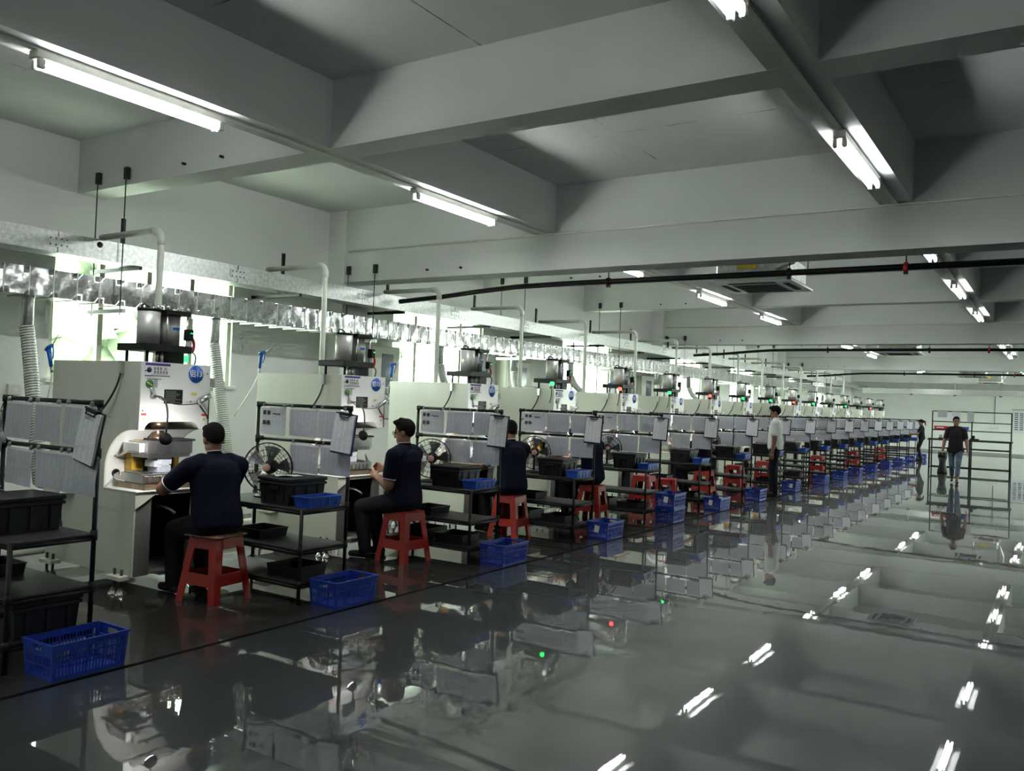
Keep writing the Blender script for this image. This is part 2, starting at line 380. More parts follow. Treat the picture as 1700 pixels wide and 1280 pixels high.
# outdoors
tag(MB().box(XR+.6, 60, -60, 110, -2.2, -2.0).build('outdoor_ground', 'ground'), kind='structure')
tag(MB().box(-80, XW-.6, -60, 110, -2.2, -2.0).build('outdoor_ground', 'ground'), kind='structure')
# ================================================================== OVERHEAD SERVICES
# lamps: twin tube battens under the lamp beams
LY = [-.6, 3.39, 7.02, 10.95, 14.7, 18.35, 22.3, 26.1, 29.9, 33.7, 37.4, 41.2]  # first lamp position is unseen, added behind the camera to light the near presses
lamp0 = None
BEAMN = ['above the presses', 'above the aisle', 'above the unseen right side']
for bi, x in enumerate(YBX):
    for li, y in enumerate(LY):
        if bi == 2 and li < 6: continue  # third-row lamps are unseen, added over the far bays for extra light
        if lamp0 is None:
            r = thing('ceiling_lamp', (0, 0, 0))
            MB().box(-.045, .045, -.70, .70, -.06, 0, .008).build('batten', 'fix', r)
            for s in (-1, 1):
                tq = MB().cyl((s*.032, -.64, -.088), (s*.032, .64, -.088), .0165, n=10); tq.build('tube', 'tube', r)
                for e in (-1, 1):
                    MB().box(s*.032-.016, s*.032+.016, e*.66-.022, e*.66+.022, -.115, -.058, .005).build('tube_holder', 'fix', r)
            lamp0 = r; o = r
        else: o = copy_tree(lamp0)
        o.location = (x+.15, y, ZS-.012)
        if bi:
            for c in o.children:
                if c.name.startswith('tube') and 'holder' not in c.name:
                    key = c.data.name+'_dim'; me2 = bpy.data.meshes.get(key)
                    if me2 is None: me2 = c.data.copy(); me2.name = key; me2.materials[0] = M['tube2']
                    c.data = me2
        tag(o, '%s twin-tube fluorescent lamp on the ceiling beam %s' % (ORD[li-1] if li else 'added unseen rear', BEAMN[bi]), 'lamp', 'fluorescent ceiling lamps')
# trunking the lamps hang on and thin conduits on the girder faces
segs = [(YB, GY[0])]+[(GY[i]+.38, (GY+[43.3])[i+1]) for i in range(4)]
for bi, x in enumerate(YBX):
    t = thing('cable_trunking', (x+.15, 0, ZS), label='thin white cable trunking along the ceiling beam %s' % BEAMN[bi], cat='trunking', group='lamp trunking')
    for a, b in segs: MB().box(-.022, .022, a+.002, b-.002, -.012, .001).build('trunking_length', 'fix', t)
for i, g in enumerate((GY+[43.3])[1:]):
    t = MB().tube([(XW+.4, g-.014, ZS-.02), (XR-.3, g-.014, ZS-.02)], .013, 8).build('conduit', 'fix')
    tag(t, 'thin white conduit across the face of the %s ceiling girder' % ORD[i], 'conduit', 'girder conduits')
# black sprinkler mains behind each girder
for i, g in enumerate(GY[1:]):
    t = thing('sprinkler_pipe', (0, g+.45, 3.10), label='black sprinkler pipe hung across the ceiling behind the %s girder' % ORD[i], cat='pipe', group='sprinkler pipes')
    MB().tube([(-7.95, .0, -.14), (-7.2, 0, -.10), (-6.6, 0, -.05), (-6.0, 0, -.01), (-5.2, 0, 0), (XR-.1, 0, 0)], .033, 12).build('main_pipe', 'black', t)
    for k, x in enumerate((-4.66, -2.5, -1.35, 1.2, 3.6)):
        MB().tube([(x, 0, ZC-3.10), (x, 0, .02)], .007, 6).build('hanger_rod', 'cable', t)
        MB().lathe([(.046, -.02), (.05, -.012), (.05, .012), (.046, .02)], (x, 0, 0), 'x', 14).build('pipe_clamp', 'redbox' if k == 2 else 'black', t)
        MB().box(x-.02, x+.02, -.02, .02, -.07, -.03).build('clamp_screw', 'black', t)
# cassette air conditioners
ac0 = None
for i, (x, y) in enumerate([(-3.0, 9.92), (-3.2, 21.4), (-2.6, 32.9), (-2.4, 38.2)]):
    if ac0 is None:
        r = thing('ceiling_air_conditioner')
        p = MB(); p.prism([(-.475, -.475), (.475, -.475), (.475, .475), (-.475, .475)], 'z', 0, .02); p.box(-.44, .44, -.44, .44, .02, .05, .01)
        p.build('fascia', 'white', r)
        MB().box(-.26, .26, -.26, .26, -.006, .001).build('intake_grille', 'grey', r)
        for k in range(7): MB().box(-.25, .25, -.235+k*.075, -.215+k*.075, -.012, -.005).build('grille_slat', 'dark', r)
        for s in (-1, 1):
            MB().box(s*.36-.035, s*.36+.035, -.27, .27, -.004, .001).build('air_outlet', 'dark', r)
            MB().box(-.27, .27, s*.36-.035, s*.36+.035, -.004, .001).build('air_outlet', 'dark', r)
        MB().box(-.41, .41, -.41, .41, .05, .30, .02).build('casing', 'galv', r)
        MB().box(-.16, .06, -.425, -.408, .16, .26).build('rating_label', 'yellow', r)
        MB().tube([(.3, -.40, .15), (.34, -.52, .15), (.5, -.55, .18), (.62, -.45, .5), (.62, -.4, 1.0)], .028, 8).build('refrigerant_pipe', 'pvc', r)
        for sx in (-1, 1):
            for sy in (-1, 1): MB().tube([(sx*.43, sy*.38, .22), (sx*.43, sy*.38, ZC-3.05)], .006, 6).build('hanger_rod', 'cable', r)
        ac0 = r; o = r
    else: o = copy_tree(ac0)
    o.location = (x, y, 3.05)
    tag(o, '%s square cassette air conditioner under the ceiling' % ORD[i], 'air conditioner', 'cassette air conditioners')
# galvanised cable tray along the wall, turning along the far wall
tr = thing('cable_tray', (-8.2, 0, 2.95), label='galvanised box cable tray hung along the window wall, upper of the two metal runs', cat='cable tray')
ts = MB().box(-.15, .15, 0, 2.09, -.10, .10).mesh('tray_section', 'galv')
tj = MB().box(.151, .155, -.11, .11, -.05, .05).mesh('joint_plate', 'galv')
tb = MB()
for a in range(4):
    for z in (-.03, .03): tb.cyl((.155, -.08+a*.053, z), (.159, -.08+a*.053, z), .008, n=6)
tb = tb.mesh('joint_bolts', 'cable')
y = -4.0; k = 0
while y < 42.5:
    inst(ts, 'tray_section', tr, (0, y, 0))
    j = inst(tj, 'joint_plate', tr, (0, y+2.1, 0)); inst(tb, 'joint_bolts', j)
    y += 2.1; k += 1
MB().lathe([(.03, 0), (.03, .004)], (.151, 4.83-.02, .045), 'x', 14).build('cable_port', 'dark', tr)
t2 = thing('cable_tray', (0, 43.05, 2.79), label='galvanised cable tray crossing in front of the far wall', cat='cable tray')
x = -8.0; ts2 = MB().box(0, 2.09, -.12, .12, -.12, .12).mesh('tray_section', 'galv')
while x < XR-2.2: inst(ts2, 'tray_section', t2, (x, 0, 0)); x += 2.1
for x in (-5.9, -4.1, -2.3, -.5):
    MB().box(x-.025, x+.025, -.025, .025, .12, ZG-2.79+.02).build('hanger_post', 'grey', t2)
    MB().box(x-.05, x+.05, -.16, .16, -.16, -.12).build('tray_bracket', 'cable', t2)
# black uprights and wall arms that carry the tray
up0 = None
for i in range(20):
    y = 1.1 + PITCH*i + (.05 if i % 2 else -.05)
    if y > 41: break
    if up0 is None:
        r = thing('tray_bracket')
        MB().box(-.18, -.155, -.02, .02, -.13, .42).build('upright', 'black', r)
        MB().box(-.72, .17, -.02, .02, -.14, -.102).build('wall_arm', 'black', r)
        up0 = r; o = r
    else: o = copy_tree(up0)
    o.location = (-8.2, y, 2.95)
    tag(o, 'black steel bracket carrying the wall cable tray, %s from the camera' % (ORD+['eighteenth', 'nineteenth', 'last'])[i], 'bracket', 'tray brackets')
# hanger rods with brackets on the beams, carrying the struts under the silver duct
rodn = 0
for i, (yb, zt) in enumerate([(5.06, 3.72), (8.8, 3.32), (12.7, 3.72), (16.56, 3.72), (20.3, 3.32), (24.1, 3.72), (28.06, 3.72), (31.8, 3.32), (35.6, 3.72)]):
    r = thing('duct_hanger', (-8.26, yb-.03, 2.41), label='pair of thin hanger rods holding the silver duct, %s pair from the camera' % ORD[i], cat='hanger', group='duct hangers')
    MB().box(-.30, .32, -.02, .02, -.07, -.03).build('strut', 'galv', r)
    for x in (-.25, .25):
        MB().tube([(x, 0, -.09), (x, 0, zt-2.41)], .006, 6).build('rod', 'cable', r)
        MB().box(x-.028, x+.028, -.012, .03, zt-2.41-.02, zt-2.41+.10).build('beam_bracket', 'cable', r)
# silver rectangular duct in short folded panels
du = thing('air_duct', (-8.26, 0, 2.55), label='shiny silver rectangular air duct of short folded panels below the cable tray', cat='air duct')
pn = 0.228; variants = []
for v in range(5):
    rnd = random.Random(v); mb = MB(); n = 5
    for s in (1, -1):
        vs = [(s*(.19+ (rnd.uniform(-.006, .009) if 0 < a < n-1 and 0 < b < n-1 else 0)), .004+(pn-.008)*a/(n-1), -.13+.26*b/(n-1)) for a in range(n) for b in range(n)]
        mb.add(vs, [(a*n+b, a*n+b+1, (a+1)*n+b+1, (a+1)*n+b) for a in range(n-1) for b in range(n-1)], True)
    for z in (-.13, .13): mb.add([(-.19, .004, z), (.19, .004, z), (.19, pn-.004, z), (-.19, pn-.004, z)], [(0, 1, 2, 3)])
    variants.append(mb.mesh('duct_panel', 'foil'))
seam = MB().box(-.196, .196, -.005, .005, -.136, .136).mesh('folded_seam', 'steel')
y = -2.0; k = 0
while y < 38.5:
    inst(variants[k % 5 if k % 3 else (k*7) % 5], 'duct_panel', du, (0, y, 0)); inst(seam, 'folded_seam', du, (0, y, 0)); y += pn; k += 1
MB().box(-.19, .19, 0, .01, -.13, .13).build('end_cap', 'foil', du, (0, y, 0))
# corrugated hoses hanging from the duct, one per press
def corr(path, r, step=.024, dr=.008):
    P = [Vector(p) for p in path]; out = [P[0]]; seg = 0
    for a, b in zip(P, P[1:]):
        n = max(1, int((b-a).length/step*2))
        for i in range(1, n+1): out.append(a+(b-a)*i/n)
    return out, [r+(dr/2 if i % 2 else -dr/2) for i in range(len(out))]
for i in range(16):
    hy = 4.24+2.12*i; y2 = hy
    if i < 2: path = bez((0, 0, -.28), (.03, .04, -.6), (.10, .04, -1.0), (.32, .03, -1.75), 16)
    elif i % 3 == 2: path = bez((.02, 0, -.28), (.1, .02, -.55), (.35, .10, -.7), (.9, .25, -.95), 16)
    elif i == 4: path = bez((.02, 0, -.28), (.05, 0, -1.0), (.5, .1, -.2), (.62, .15, -.95), 22)
    else: path = bez((.02, 0, -.28), (.05, .02, -.6), (.25, .05, -.9), (.55, .1, -1.25), 16)
    r = thing('corrugated_hose', (-8.26+.02, hy, 2.42), label='pale corrugated hose hanging from the silver duct behind the %s press' % ORD[i], cat='hose', group='extraction hoses')
    MB().tube([(0, 0, .0), (0, 0, -.03), (0, .0, -.29)], .05, 14, radii=[.062, .055, .055]).build('spigot', 'galv', r)
    pts, rad = corr(path, .062)
    MB().tube(pts, .06, 12, radii=rad).build('hose', 'hose', r)
    # spiral wire standing proud of the film
    hel = []; tot = len(pts)
    for a in range(0, tot-1):
        T = (pts[min(a+1, tot-1)]-pts[a]).normalized(); u = T.orthogonal().normalized(); w = T.cross(u)
        for b in range(4):
            an = 2*math.pi*(a*4+b)/8.0; hel.append(pts[a]+T*0.012*b/4+(u*math.cos(an)+w*math.sin(an))*.067)
    if i < 6: MB().tube(hel, .0035, 4).build('spiral_wire', 'wire', r)
# white pvc drop pipes from the tray
px0 = None
for i in range(15):
    if px0 is None:
        r = thing('drop_pipe')
        path = [(-.98, 0, 0), (-.09, 0, 0)]+[(-.09+.09*math.sin(a), 0, -.09+.09*math.cos(a)) for a in [math.pi/2*k/6 for k in range(1, 7)]]+[(0, 0, -2.1)]
        MB().tube(path, .030, 12).build('pipe', 'pvc', r)
        MB().tube([(-.14, 0, 0)]+path[1:8]+[(0, 0, -.14)], .036, 12).build('elbow', 'pvc', r)
        px0 = r; o = r
    else: o = copy_tree(px0)
    o.location = (-7.13, 4.86+2.12*i, 3.08)
    tag(o, 'white plastic drop pipe bending down from the cable tray behind the %s press' % ORD[i], 'pipe', 'white drop pipes')
# ================================================================== PRESSES
def throat():      # quarter ellipse from the throat wall up to the head underside, (x, z)
    return [(-.05-.363*math.cos(a), .95+.32*math.sin(a)) for a in [math.pi/2*k/10 for k in range(11)]]
def make_press():
    R_ = thing('press_machine')
    side = [(-1.22, .14), (0, .14), (0, .79), (-.413, .79)]+throat()+[(0, 1.27), (0, 1.80), (-1.22, 1.80)]
    MB().prism(side, 'y', 0, .014).build('side_panel', 'cream', R_)
    MB().prism(side, 'y', .616, .63).build('side_panel', 'cream', R_)
    MB().box(-1.22, -1.206, .014, .616, .14, 1.80).build('back_panel', 'cream', R_)
    MB().box(-1.22, 0, .014, .616, 1.786, 1.80).build('top_panel', 'cream', R_)
    MB().box(-1.2, -.02, .014, .616, .14, .16).build('bottom_panel', 'grey', R_)
    fp = [(0, 1.27), (.045, 1.27), (.055, 1.30), (.08, 1.325), (.11, 1.335), (.46, 1.335), (.50, 1.325), (.53, 1.30), (.545, 1.275), (.63, 1.275), (.63, 1.80), (0, 1.80)]
    f = MB().prism(fp, 'x', 0, .012).build('front_plate', 'white', R_)
    for y, z in ((.035, 1.73), (.6, 1.73), (.025, 1.42), (.45, 1.50)): MB().cyl((.012, y, z), (.015, y, z), .006, n=8).build('bolt', 'cable', f)
    th = throat(); mb = MB()
    pts = [(-.413, .80)]+th; vs = [(x+.001, y, z) for x, z in pts for y in (.014, .616)]+[(x-.012, y, z+.006) for x, z in pts for y in (.014, .616)]
    n = len(pts); fs = [(2*i, 2*i+1, 2*i+3, 2*i+2) for i in range(n-1)]+[(2*n+2*i, 2*n+2*i+2, 2*n+2*i+3, 2*n+2*i+1) for i in range(n-1)]
    mb.add(vs, fs, True); t = mb.build('throat_plate', 'white', R_)
    for y, z in ((.10, 1.075), (.095, .905)):
        MB().lathe([(.034, 0), (.034, .008), (.024, .01), (.024, .002)], (-.412, y, z), 'x', 16).build('cable_grommet', 'blackp', t)
    g = MB(); g.box(-.405, -.30, .165, .27, .86, 1.19, .008); g.box(-.405, -.30, .27, .50, 1.165, 1.19); g.box(-.405, -.30, .54, .60, .86, 1.19, .008)
    g.build('throat_guard', 'ochre', R_)
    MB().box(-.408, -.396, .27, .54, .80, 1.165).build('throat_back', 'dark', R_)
    # head bore and ram
    MB().box(-.40, -.03, .10, .50, 1.335, 1.345).build('head_underside', 'white', R_)
    MB().lathe([(.062, 1.18), (.062, 1.21), (.052, 1.215), (.052, 1.28), (.07, 1.285), (.07, 1.34)], (-.2, .31, 0), 'z', 20).build('ram', 'bronze', R_)
    up_ = MB().box(-.33, -.06, .135, .545, 1.075, 1.175, .004).build('upper_platen', 'steel', R_)
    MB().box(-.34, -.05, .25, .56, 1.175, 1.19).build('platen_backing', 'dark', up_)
    MB().box(-.32, -.10, .09, .135, 1.09, 1.16, .003).build('terminal_block', 'whitel', up_)
    MB().box(-.30, -.07, .15, .53, 1.045, 1.075).build('insulating_plate', 'steel', up_)
    d = MB(); d.box(-.25, -.11, .26, .39, .985, 1.045, .004); d.box(-.245, -.115, .235, .30, .965, 1.02, .003); d.build('upper_die', 'die', R_)
    d = MB(); d.box(-.25, -.11, .265, .385, .92, .978, .004); d.box(-.26, -.10, .30, .36, .972, .99, .003); d.build('lower_die', 'die', R_)
    lo = MB().box(-.35, -.05, .10, .545, .845, .92, .004).build('lower_platen', 'steel', R_)
    for i in range(7):
        y = .13+.055*i; MB().box(-.05, -.032, y, y+.035, .855, .905, .003).build('clamp', 'steel', lo)
    for s, y in ((1, .14), (1, .47)): MB().box(-.30, -.06, y-.03, y+.05, .92, .935, .002).build('guide_rail', 'steel', lo)
    MB().cyl((-.08, .50, .93), (-.03, .42, 1.0), .008).build('ejector_lever', 'steel', lo)
    tp = MB(); tp.box(-.38, .0, .08, .56, .80, .806); tp.box(-.38, -.372, .08, .56, .806, .845); tp.box(-.008, 0, .08, .56, .806, .845); tp.box(-.372, -.008, .08, .088, .806, .845); tp.box(-.372, -.008, .552, .56, .806, .845)
    tp.build('drip_tray', 'rust', R_)
    # supply cables out of the grommets
    for y, z, tgt in ((.10, 1.075, (-.25, .10, 1.12)), (.095, .905, (-.30, .11, .87))):
        for k in range(4):
            o = (k-1.5)*.012
            MB().tube(bez((-.40, y+o, z+o*.5), (-.36, y-.02+o, z-.05), (-.33, y-.03+o, z-.02+o), (tgt[0], tgt[1], tgt[2]+o*1.4), 10), .0045, 6).build('supply_cable', 'cablew', R_)
    MB().tube(bez((-.40, .095, .89), (-.40, .05, .85), (-.38, .03, .83), (-.40, .0, .80), 8), .007, 6).build('supply_cable', 'cablew', R_)
    # table and knee hole
    MB().box(-.413, .025, -.004, .634, .788, .80, .003).build('table_top', 'white', R_)
    MB().prism([(0, .788), (0, .66), (.165, .762), (.63, .762), (.63, .788)], 'x', .0, .012).build('table_skirt', 'cream', R_)
    MB().box(-.03, -.005, .014, .15, .14, .76).build('leg_column', 'dgrey', R_)
    MB().box(-.03, -.005, .52, .616, .14, .76).build('leg_column', 'dgrey', R_)
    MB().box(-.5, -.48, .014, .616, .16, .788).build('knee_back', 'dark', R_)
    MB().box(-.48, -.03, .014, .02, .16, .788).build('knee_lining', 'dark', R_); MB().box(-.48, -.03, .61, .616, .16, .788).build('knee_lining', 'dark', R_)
    MB().tube(bez((-.25, .25, .62), (-.1, .25, .68), (-.05, .33, .66), (.0, .36, .60), 8), .012, 8).build('foot_pedal_guard', 'steel', R_)
    # feet
    for x in (-.12, -1.08):
        for y in (-.03, .66):
            a = MB(); a.box(x-.09, x+.09, min(y, .315 if y > .3 else y)-.045, y+.045, .115, .15, .004); ft = a.build('foot_bracket', 'cream', R_)
            for dx in (-.045, .045):
                q = MB(); q.cyl((x+dx, y, .05), (x+dx, y, .195), .011, n=8); q.build('levelling_screw', 'cable', ft)
                MB().lathe([(.045, 0), (.045, .008), (.03, .026), (.014, .055)], (x+dx, y, 0), 'z', 14).build('levelling_pad', 'steel', ft)
    # cylinder stack
    MB().box(-.34, .02, .01, .44, 1.885, 1.942, .004).build('cylinder_base', 'black', R_)
    MB().box(-.14, .0, .24, .38, 1.80, 1.885).build('cylinder_neck', 'black', R_)
    for x, y in ((-.28, .06), (-.28, .38), (-.03, .07), (-.05, .17), (-.03, .20)): MB().cyl((x, y, 1.80), (x, y, 1.885), .012, n=10).build('standoff', 'steel' if y > .1 else 'black', R_)
    a = MB().lathe([(.086, 1.942), (.086, 2.20)], (-.11, .125, 0), 'z', 28).build('air_tank', 'alu', R_)
    MB().lathe([(.089, 2.20), (.089, 2.222), (.06, 2.222)], (-.11, .125, 0), 'z', 28).build('tank_cap', 'black', a)
    MB().tube(bez((-.15, .09, 2.22), (-.17, .08, 2.26), (-.12, .1, 2.27), (-.10, .12, 2.23), 8), .008, 8).build('air_fitting', 'cable', a)
    MB().lathe([(.016, 2.22), (.016, 2.24), (.011, 2.25), (.004, 2.255)], (-.06, .17, 0), 'z', 10).build('acorn_nut', 'steel', a)
    b = MB().lathe([(.082, 1.942), (.082, 2.185)], (-.13, .325, 0), 'z', 28).build('ram_cylinder', 'alu', R_)
    MB().box(-.235, -.01, .215, .44, 2.185, 2.222, .004).build('cylinder_cap', 'black', b)
    for x in (-.215, -.03):
        for y in (.235, .42):
            MB().cyl((x, y, 1.942), (x, y, 2.185), .009, n=10).build('tie_rod', 'steel', b)
            MB().lathe([(.017, 2.222), (.017, 2.24), (.012, 2.252), (.003, 2.26)], (x, y, 0), 'z', 10).build('acorn_nut', 'steel', b)
    MB().box(-.052, -.046, .30, .36, 2.07, 2.09).build('maker_badge', 'signblue', b)
    v = MB().box(-.03, .03, .385, .44, 1.99, 2.08, .004).build('solenoid_valve', 'black', R_)
    MB().box(.030, .033, .41, .432, 2.045, 2.052).build('valve_light', 'greenled', v)
    MB().tube(bez((0, .44, 2.02), (.0, .48, 1.98), (.0, .47, 1.92), (0, .45, 1.90), 8), .012, 8).build('air_elbow', 'redbox', v)
    MB().cyl((0, .41, 1.93), (0, .41, 1.99), .013, n=8).build('valve_stem', 'whitel', v)
    MB().tube(bez((0, .45, 1.9), (.02, .49, 1.88), (.01, .48, 1.83), (0, .48, 1.8), 8), .006, 6).build('air_line', 'cable', R_)
    # notices on the front plate
    X = .0125
    nt = MB().box(X, X+.002, .03, .25, 1.69, 1.792).build('notice', 'whitel', R_)
    MB().box(X+.002, X+.0025, .03, .25, 1.772, 1.792).build('notice_header', 'purple', nt)
    MB().box(X+.002, X+.0025, .03, .25, 1.69, 1.696).build('notice_footer', 'ink', nt)
    MB().lathe([(.022, 0), (.022, .0007)], (X+.002, .065, 1.738), 'x', 18).build('notice_emblem', 'ink', nt)
    me = MB()
    for r_, z in enumerate((1.749, 1.722)):
        for c in range(5 if r_ else 3):
            y = .105+c*.026
            for k in range(3): me.box(X+.002, X+.0026, y, y+.019, z-.009+k*.0075, z-.0055+k*.0075)
            me.box(X+.002, X+.0026, y+.007, y+.011, z-.011, z+.012)
    for k in range(22): me.box(X+.002, X+.0026, .09+k*.0068, .0945+k*.0068, 1.704, 1.707)
    me.build('notice_print', 'ink', nt)
    o = inst(text_mesh('20', .03, 'inkred'), 'notice_figures', nt, (X+.0025, .205, 1.749), (math.pi/2, 0, math.pi/2))
    dl = MB().box(X, X+.002, .03, .19, 1.588, 1.675).build('inspection_card', 'tag', R_)
    MB().lathe([(.034, 0), (.034, .004)], (X+.002, .072, 1.628), 'x', 20).build('status_dial', 'greenl', dl)
    MB().tube([(X+.008, .05, 1.64), (X+.008, .094, 1.616)], .004, 6).build('dial_pointer', 'yellow', dl)
    me = MB()
    for k in range(5): me.box(X+.002, X+.0025, .112, .142, 1.605+k*.013, 1.610+k*.013)
    for k in range(7): me.box(X+.002, X+.0025, .05+k*.018, .063+k*.018, 1.664, 1.670)
    me.build('card_print', 'ink', dl); MB().box(X+.002, X+.0025, .148, .182, 1.60, 1.662).build('card_window', 'whitel', dl)
    np_ = MB().box(X, X+.003, .206, .372, 1.478, 1.590).build('name_plate', 'black', R_)
    me = MB()
    for k in range(9):
        me.box(X+.003, X+.0034, .216, .216+random.Random(k).uniform(.08, .145), 1.488+k*.011, 1.4905+k*.011)
    me.build('plate_print', 'grey', np_)
    MB().box(X, X+.002, .455, .505, 1.552, 1.568).build('yellow_sticker', 'yellow', R_)
    for y in (.012, .558):
        w_ = MB().box(X, X+.002, y, y+.046, 1.32, 1.40).build('warning_label', 'whitel', R_)
        MB().box(X+.002, X+.0025, y, y+.046, 1.383, 1.40).build('warning_header', 'inkred', w_)
        MB().prism([(y+.008, 1.345), (y+.038, 1.345), (y+.023, 1.372)], 'x', X+.002, X+.0026).build('warning_triangle', 'yellow', w_)
        MB().box(X+.0026, X+.003, y+.021, y+.025, 1.349, 1.364).build('warning_bolt', 'ink', w_)
    # gooseneck lamp
    lm = MB().cyl((.012, .10, 1.53), (.05, .10, 1.53), .018, n=14).build('lamp_mount', 'steel', R_)
    MB().tube(bez((.04, .10, 1.53), (.22, .10, 1.56), (.28, .07, 1.42), (.26, .065, 1.26), 16), .007, 8).build('gooseneck', 'wire', lm)
    MB().cyl((.02, .10, 1.53), (.02, .085, 1.60), .008, n=8).build('lamp_cable_clip', 'steel', lm)
    Rm = Vector((-1, .25, -.35)).to_track_quat('Z', 'Y').to_matrix()
    def disc(prof, nm, mt):
        q = MB().lathe(prof, (0, 0, 0), 'z', 24); q.v = [tuple(Rm @ Vector(p)+Vector((.25, .07, 1.215))) for p in q.v]; return q.build(nm, mt, lm)
    disc([(.012, -.02), (.045, -.014), (.05, 0), (.05, .006)], 'lamp_head', 'blackp')
    disc([(.047, .0065), (.047, .010)], 'lamp_lens', 'lamp')
    # grip, cable runs, side switch box
    h = MB().cyl((.012, .53, 1.50), (.07, .60, 1.555), .022, n=14).build('grab_handle', 'steel', R_)
    MB().cyl((.012, .53, 1.50), (.03, .535, 1.50), .03, n=14).build('handle_base', 'steel', h)
    MB().tube(bez((.02, .12, 1.545), (.03, .25, 1.45), (.03, .4, 1.47), (.025, .52, 1.485), 12), .004, 6).build('lamp_cable', 'cable', R_)
    for k in (0, .02): MB().tube(bez((.025, .52, 1.485), (.03, .55+k, 1.42), (.03, .60, 1.40), (.015, .625, 1.37-k), 10), .0045, 6).build('sensor_cable', 'cable', R_)
    MB().tube([(.014, .626, 1.52), (.014, .626, 1.28)], .005, 6).build('edge_cable', 'cable', R_)
    sb = MB().box(-.12, -.02, .63, .73, 1.62, 1.70, .004).build('switch_box', 'pvc', R_)
    MB().box(-.02, -.016, .64, .70, 1.635, 1.69).build('switch_plate', 'grey', sb)
    # near side: air regulator at the top edge with a drooping line, valve manifold low at the back
    rg = MB().box(-.25, -.21, -.03, 0, 1.70, 1.80, .004).build('air_regulator', 'steel', R_)
    MB().tube(bez((-.23, -.02, 1.70), (-.24, -.03, 1.60), (-.30, -.05, 1.48), (-.48, -.06, 1.34), 12), .008, 6).build('air_line', 'cable', rg)
    for z in (.72, .37):
        mf = MB().box(-1.06, -.80, -.13, 0, z, z+.055, .004).build('valve_manifold', 'pvc', R_)
        MB().cyl((-1.06, -.09, z+.03), (-1.14, -.12, z+.035), .022, n=12).build('manifold_plug', 'blackp', mf)
    for k in range(6):
        x = -1.03+k*.042
        MB().tube(bez((x, -.10, .72), (x+.02, -.12, .62), (x+.02, -.12, .56), (x, -.10, .50), 8), .006, 6).build('hydraulic_hose', 'cable' if k % 2 else 'cablew', R_)
        MB().cyl((x, -.10, .425), (x, -.10, .50), .012, .008, n=8).build('hose_fitting', 'black', R_)
    return R_
press0 = make_press()
PY = [3.93, 6.10, 8.22, 10.25, 12.40, 14.45, 16.55, 18.65, 20.8, 22.9, 25.0, 27.1, 29.3, 31.4, 33.6, 35.8]
LED = [None, None, None, 'greenled', 'redled', 'greenled', 'redled', 'greenled', 'greenled', 'redled', 'greenled', None, 'greenled', None, 'redled', None]
presses = []
for i in range(16):
    r = press0 if i == 0 else copy_tree(press0); presses.append(r)
for i, r in enumerate(presses):
    r.location = (-5.95, PY[i], 0)
    num = 13-i
    if num > 0:
        tag(r, 'cream press machine with a round blue sign numbered %d, %s in the row' % (num, ORD[i]), 'press machine', 'row of press machines')
        sg = MB().lathe([(.074, 0), (.076, .001), (.076, .002)], (0, 0, 0), 'x', 32).build('number_sign', 'whitel', r, (.0125, .488, 1.722))
        MB().lathe([(.071, .002), (.071, .0026)], (0, 0, 0), 'x', 32).build('sign_face', 'signblue', sg)
        inst(text_mesh('\u94dd%d' % num, .062, 'whitel'), 'sign_number', sg, (.0032, 0, 0), (math.pi/2, 0, math.pi/2))
    else:
        tag(r, 'unnumbered cream press machine, %s in the row, near the far wall' % ORD[i], 'press machine', 'row of press machines')
    if LED[i]:
        l = MB().box(-.025, .025, -.07, -.025, 1.845, 1.895, .006).build('signal_lamp', LED[i], r)
        MB().tube(bez((0, -.05, 1.84), (0, -.07, 1.78), (0, -.03, 1.72), (-.05, -.02, 1.6), 8), .006, 6).build('lamp_lead', 'cable', l)
    if i == 0: MB().lathe([(.016, 1.815), (.016, 1.87)], (.0, .40, 0), 'z', 12).build('signal_lamp', 'greenled', r)
# blue air guns hung on the back corner of the presses
def make_airgun():
    g = thing('air_gun')
    MB().tube([(0, 0, -.10), (0, 0, -.02), (.0, 0, .05)], .016, 8, radii=[.013, .017, .02]).build('grip', 'signblue', g)
    MB().tube([(-.03, 0, .05), (.0, 0, .068), (.045, 0, .075)], .017, 8).build('gun_body', 'signblue', g)
    MB().tube([(.04, 0, .075), (.09, 0, .11), (.13, 0, .15)], .004, 6).build('nozzle', 'steel', g)
    MB().tube(bez((.05, 0, .06), (.05, 0, .02), (.045, 0, -.0), (.03, 0, -.04), 8), .005, 6).build('trigger', 'signblue', g)
    MB().cyl((0, 0, -.15), (0, 0, -.10), .010, n=8).build('hose_coupling', 'steel', g)
    MB().tube(bez((0, 0, -.15), (-.02, -.02, -.3), (-.12, -.02, -.45), (-.25, .0, -.65), 10), .007, 6).build('air_hose', 'pvc', g)
    return g
ag0 = make_airgun()
for i in range(6):
    g = ag0 if i == 0 else copy_tree(ag0)
    g.location = (-7.19, PY[i]-.03 if i == 0 else PY[i]+.05, 1.84 if i == 0 else 1.95); g.rotation_euler = (0, -.25 if i == 0 else .1, .2 if i != 3 else .8)
    tag(g, 'blue air blow gun hung on the back corner of the %s press' % ORD[i], 'air gun', 'air guns')
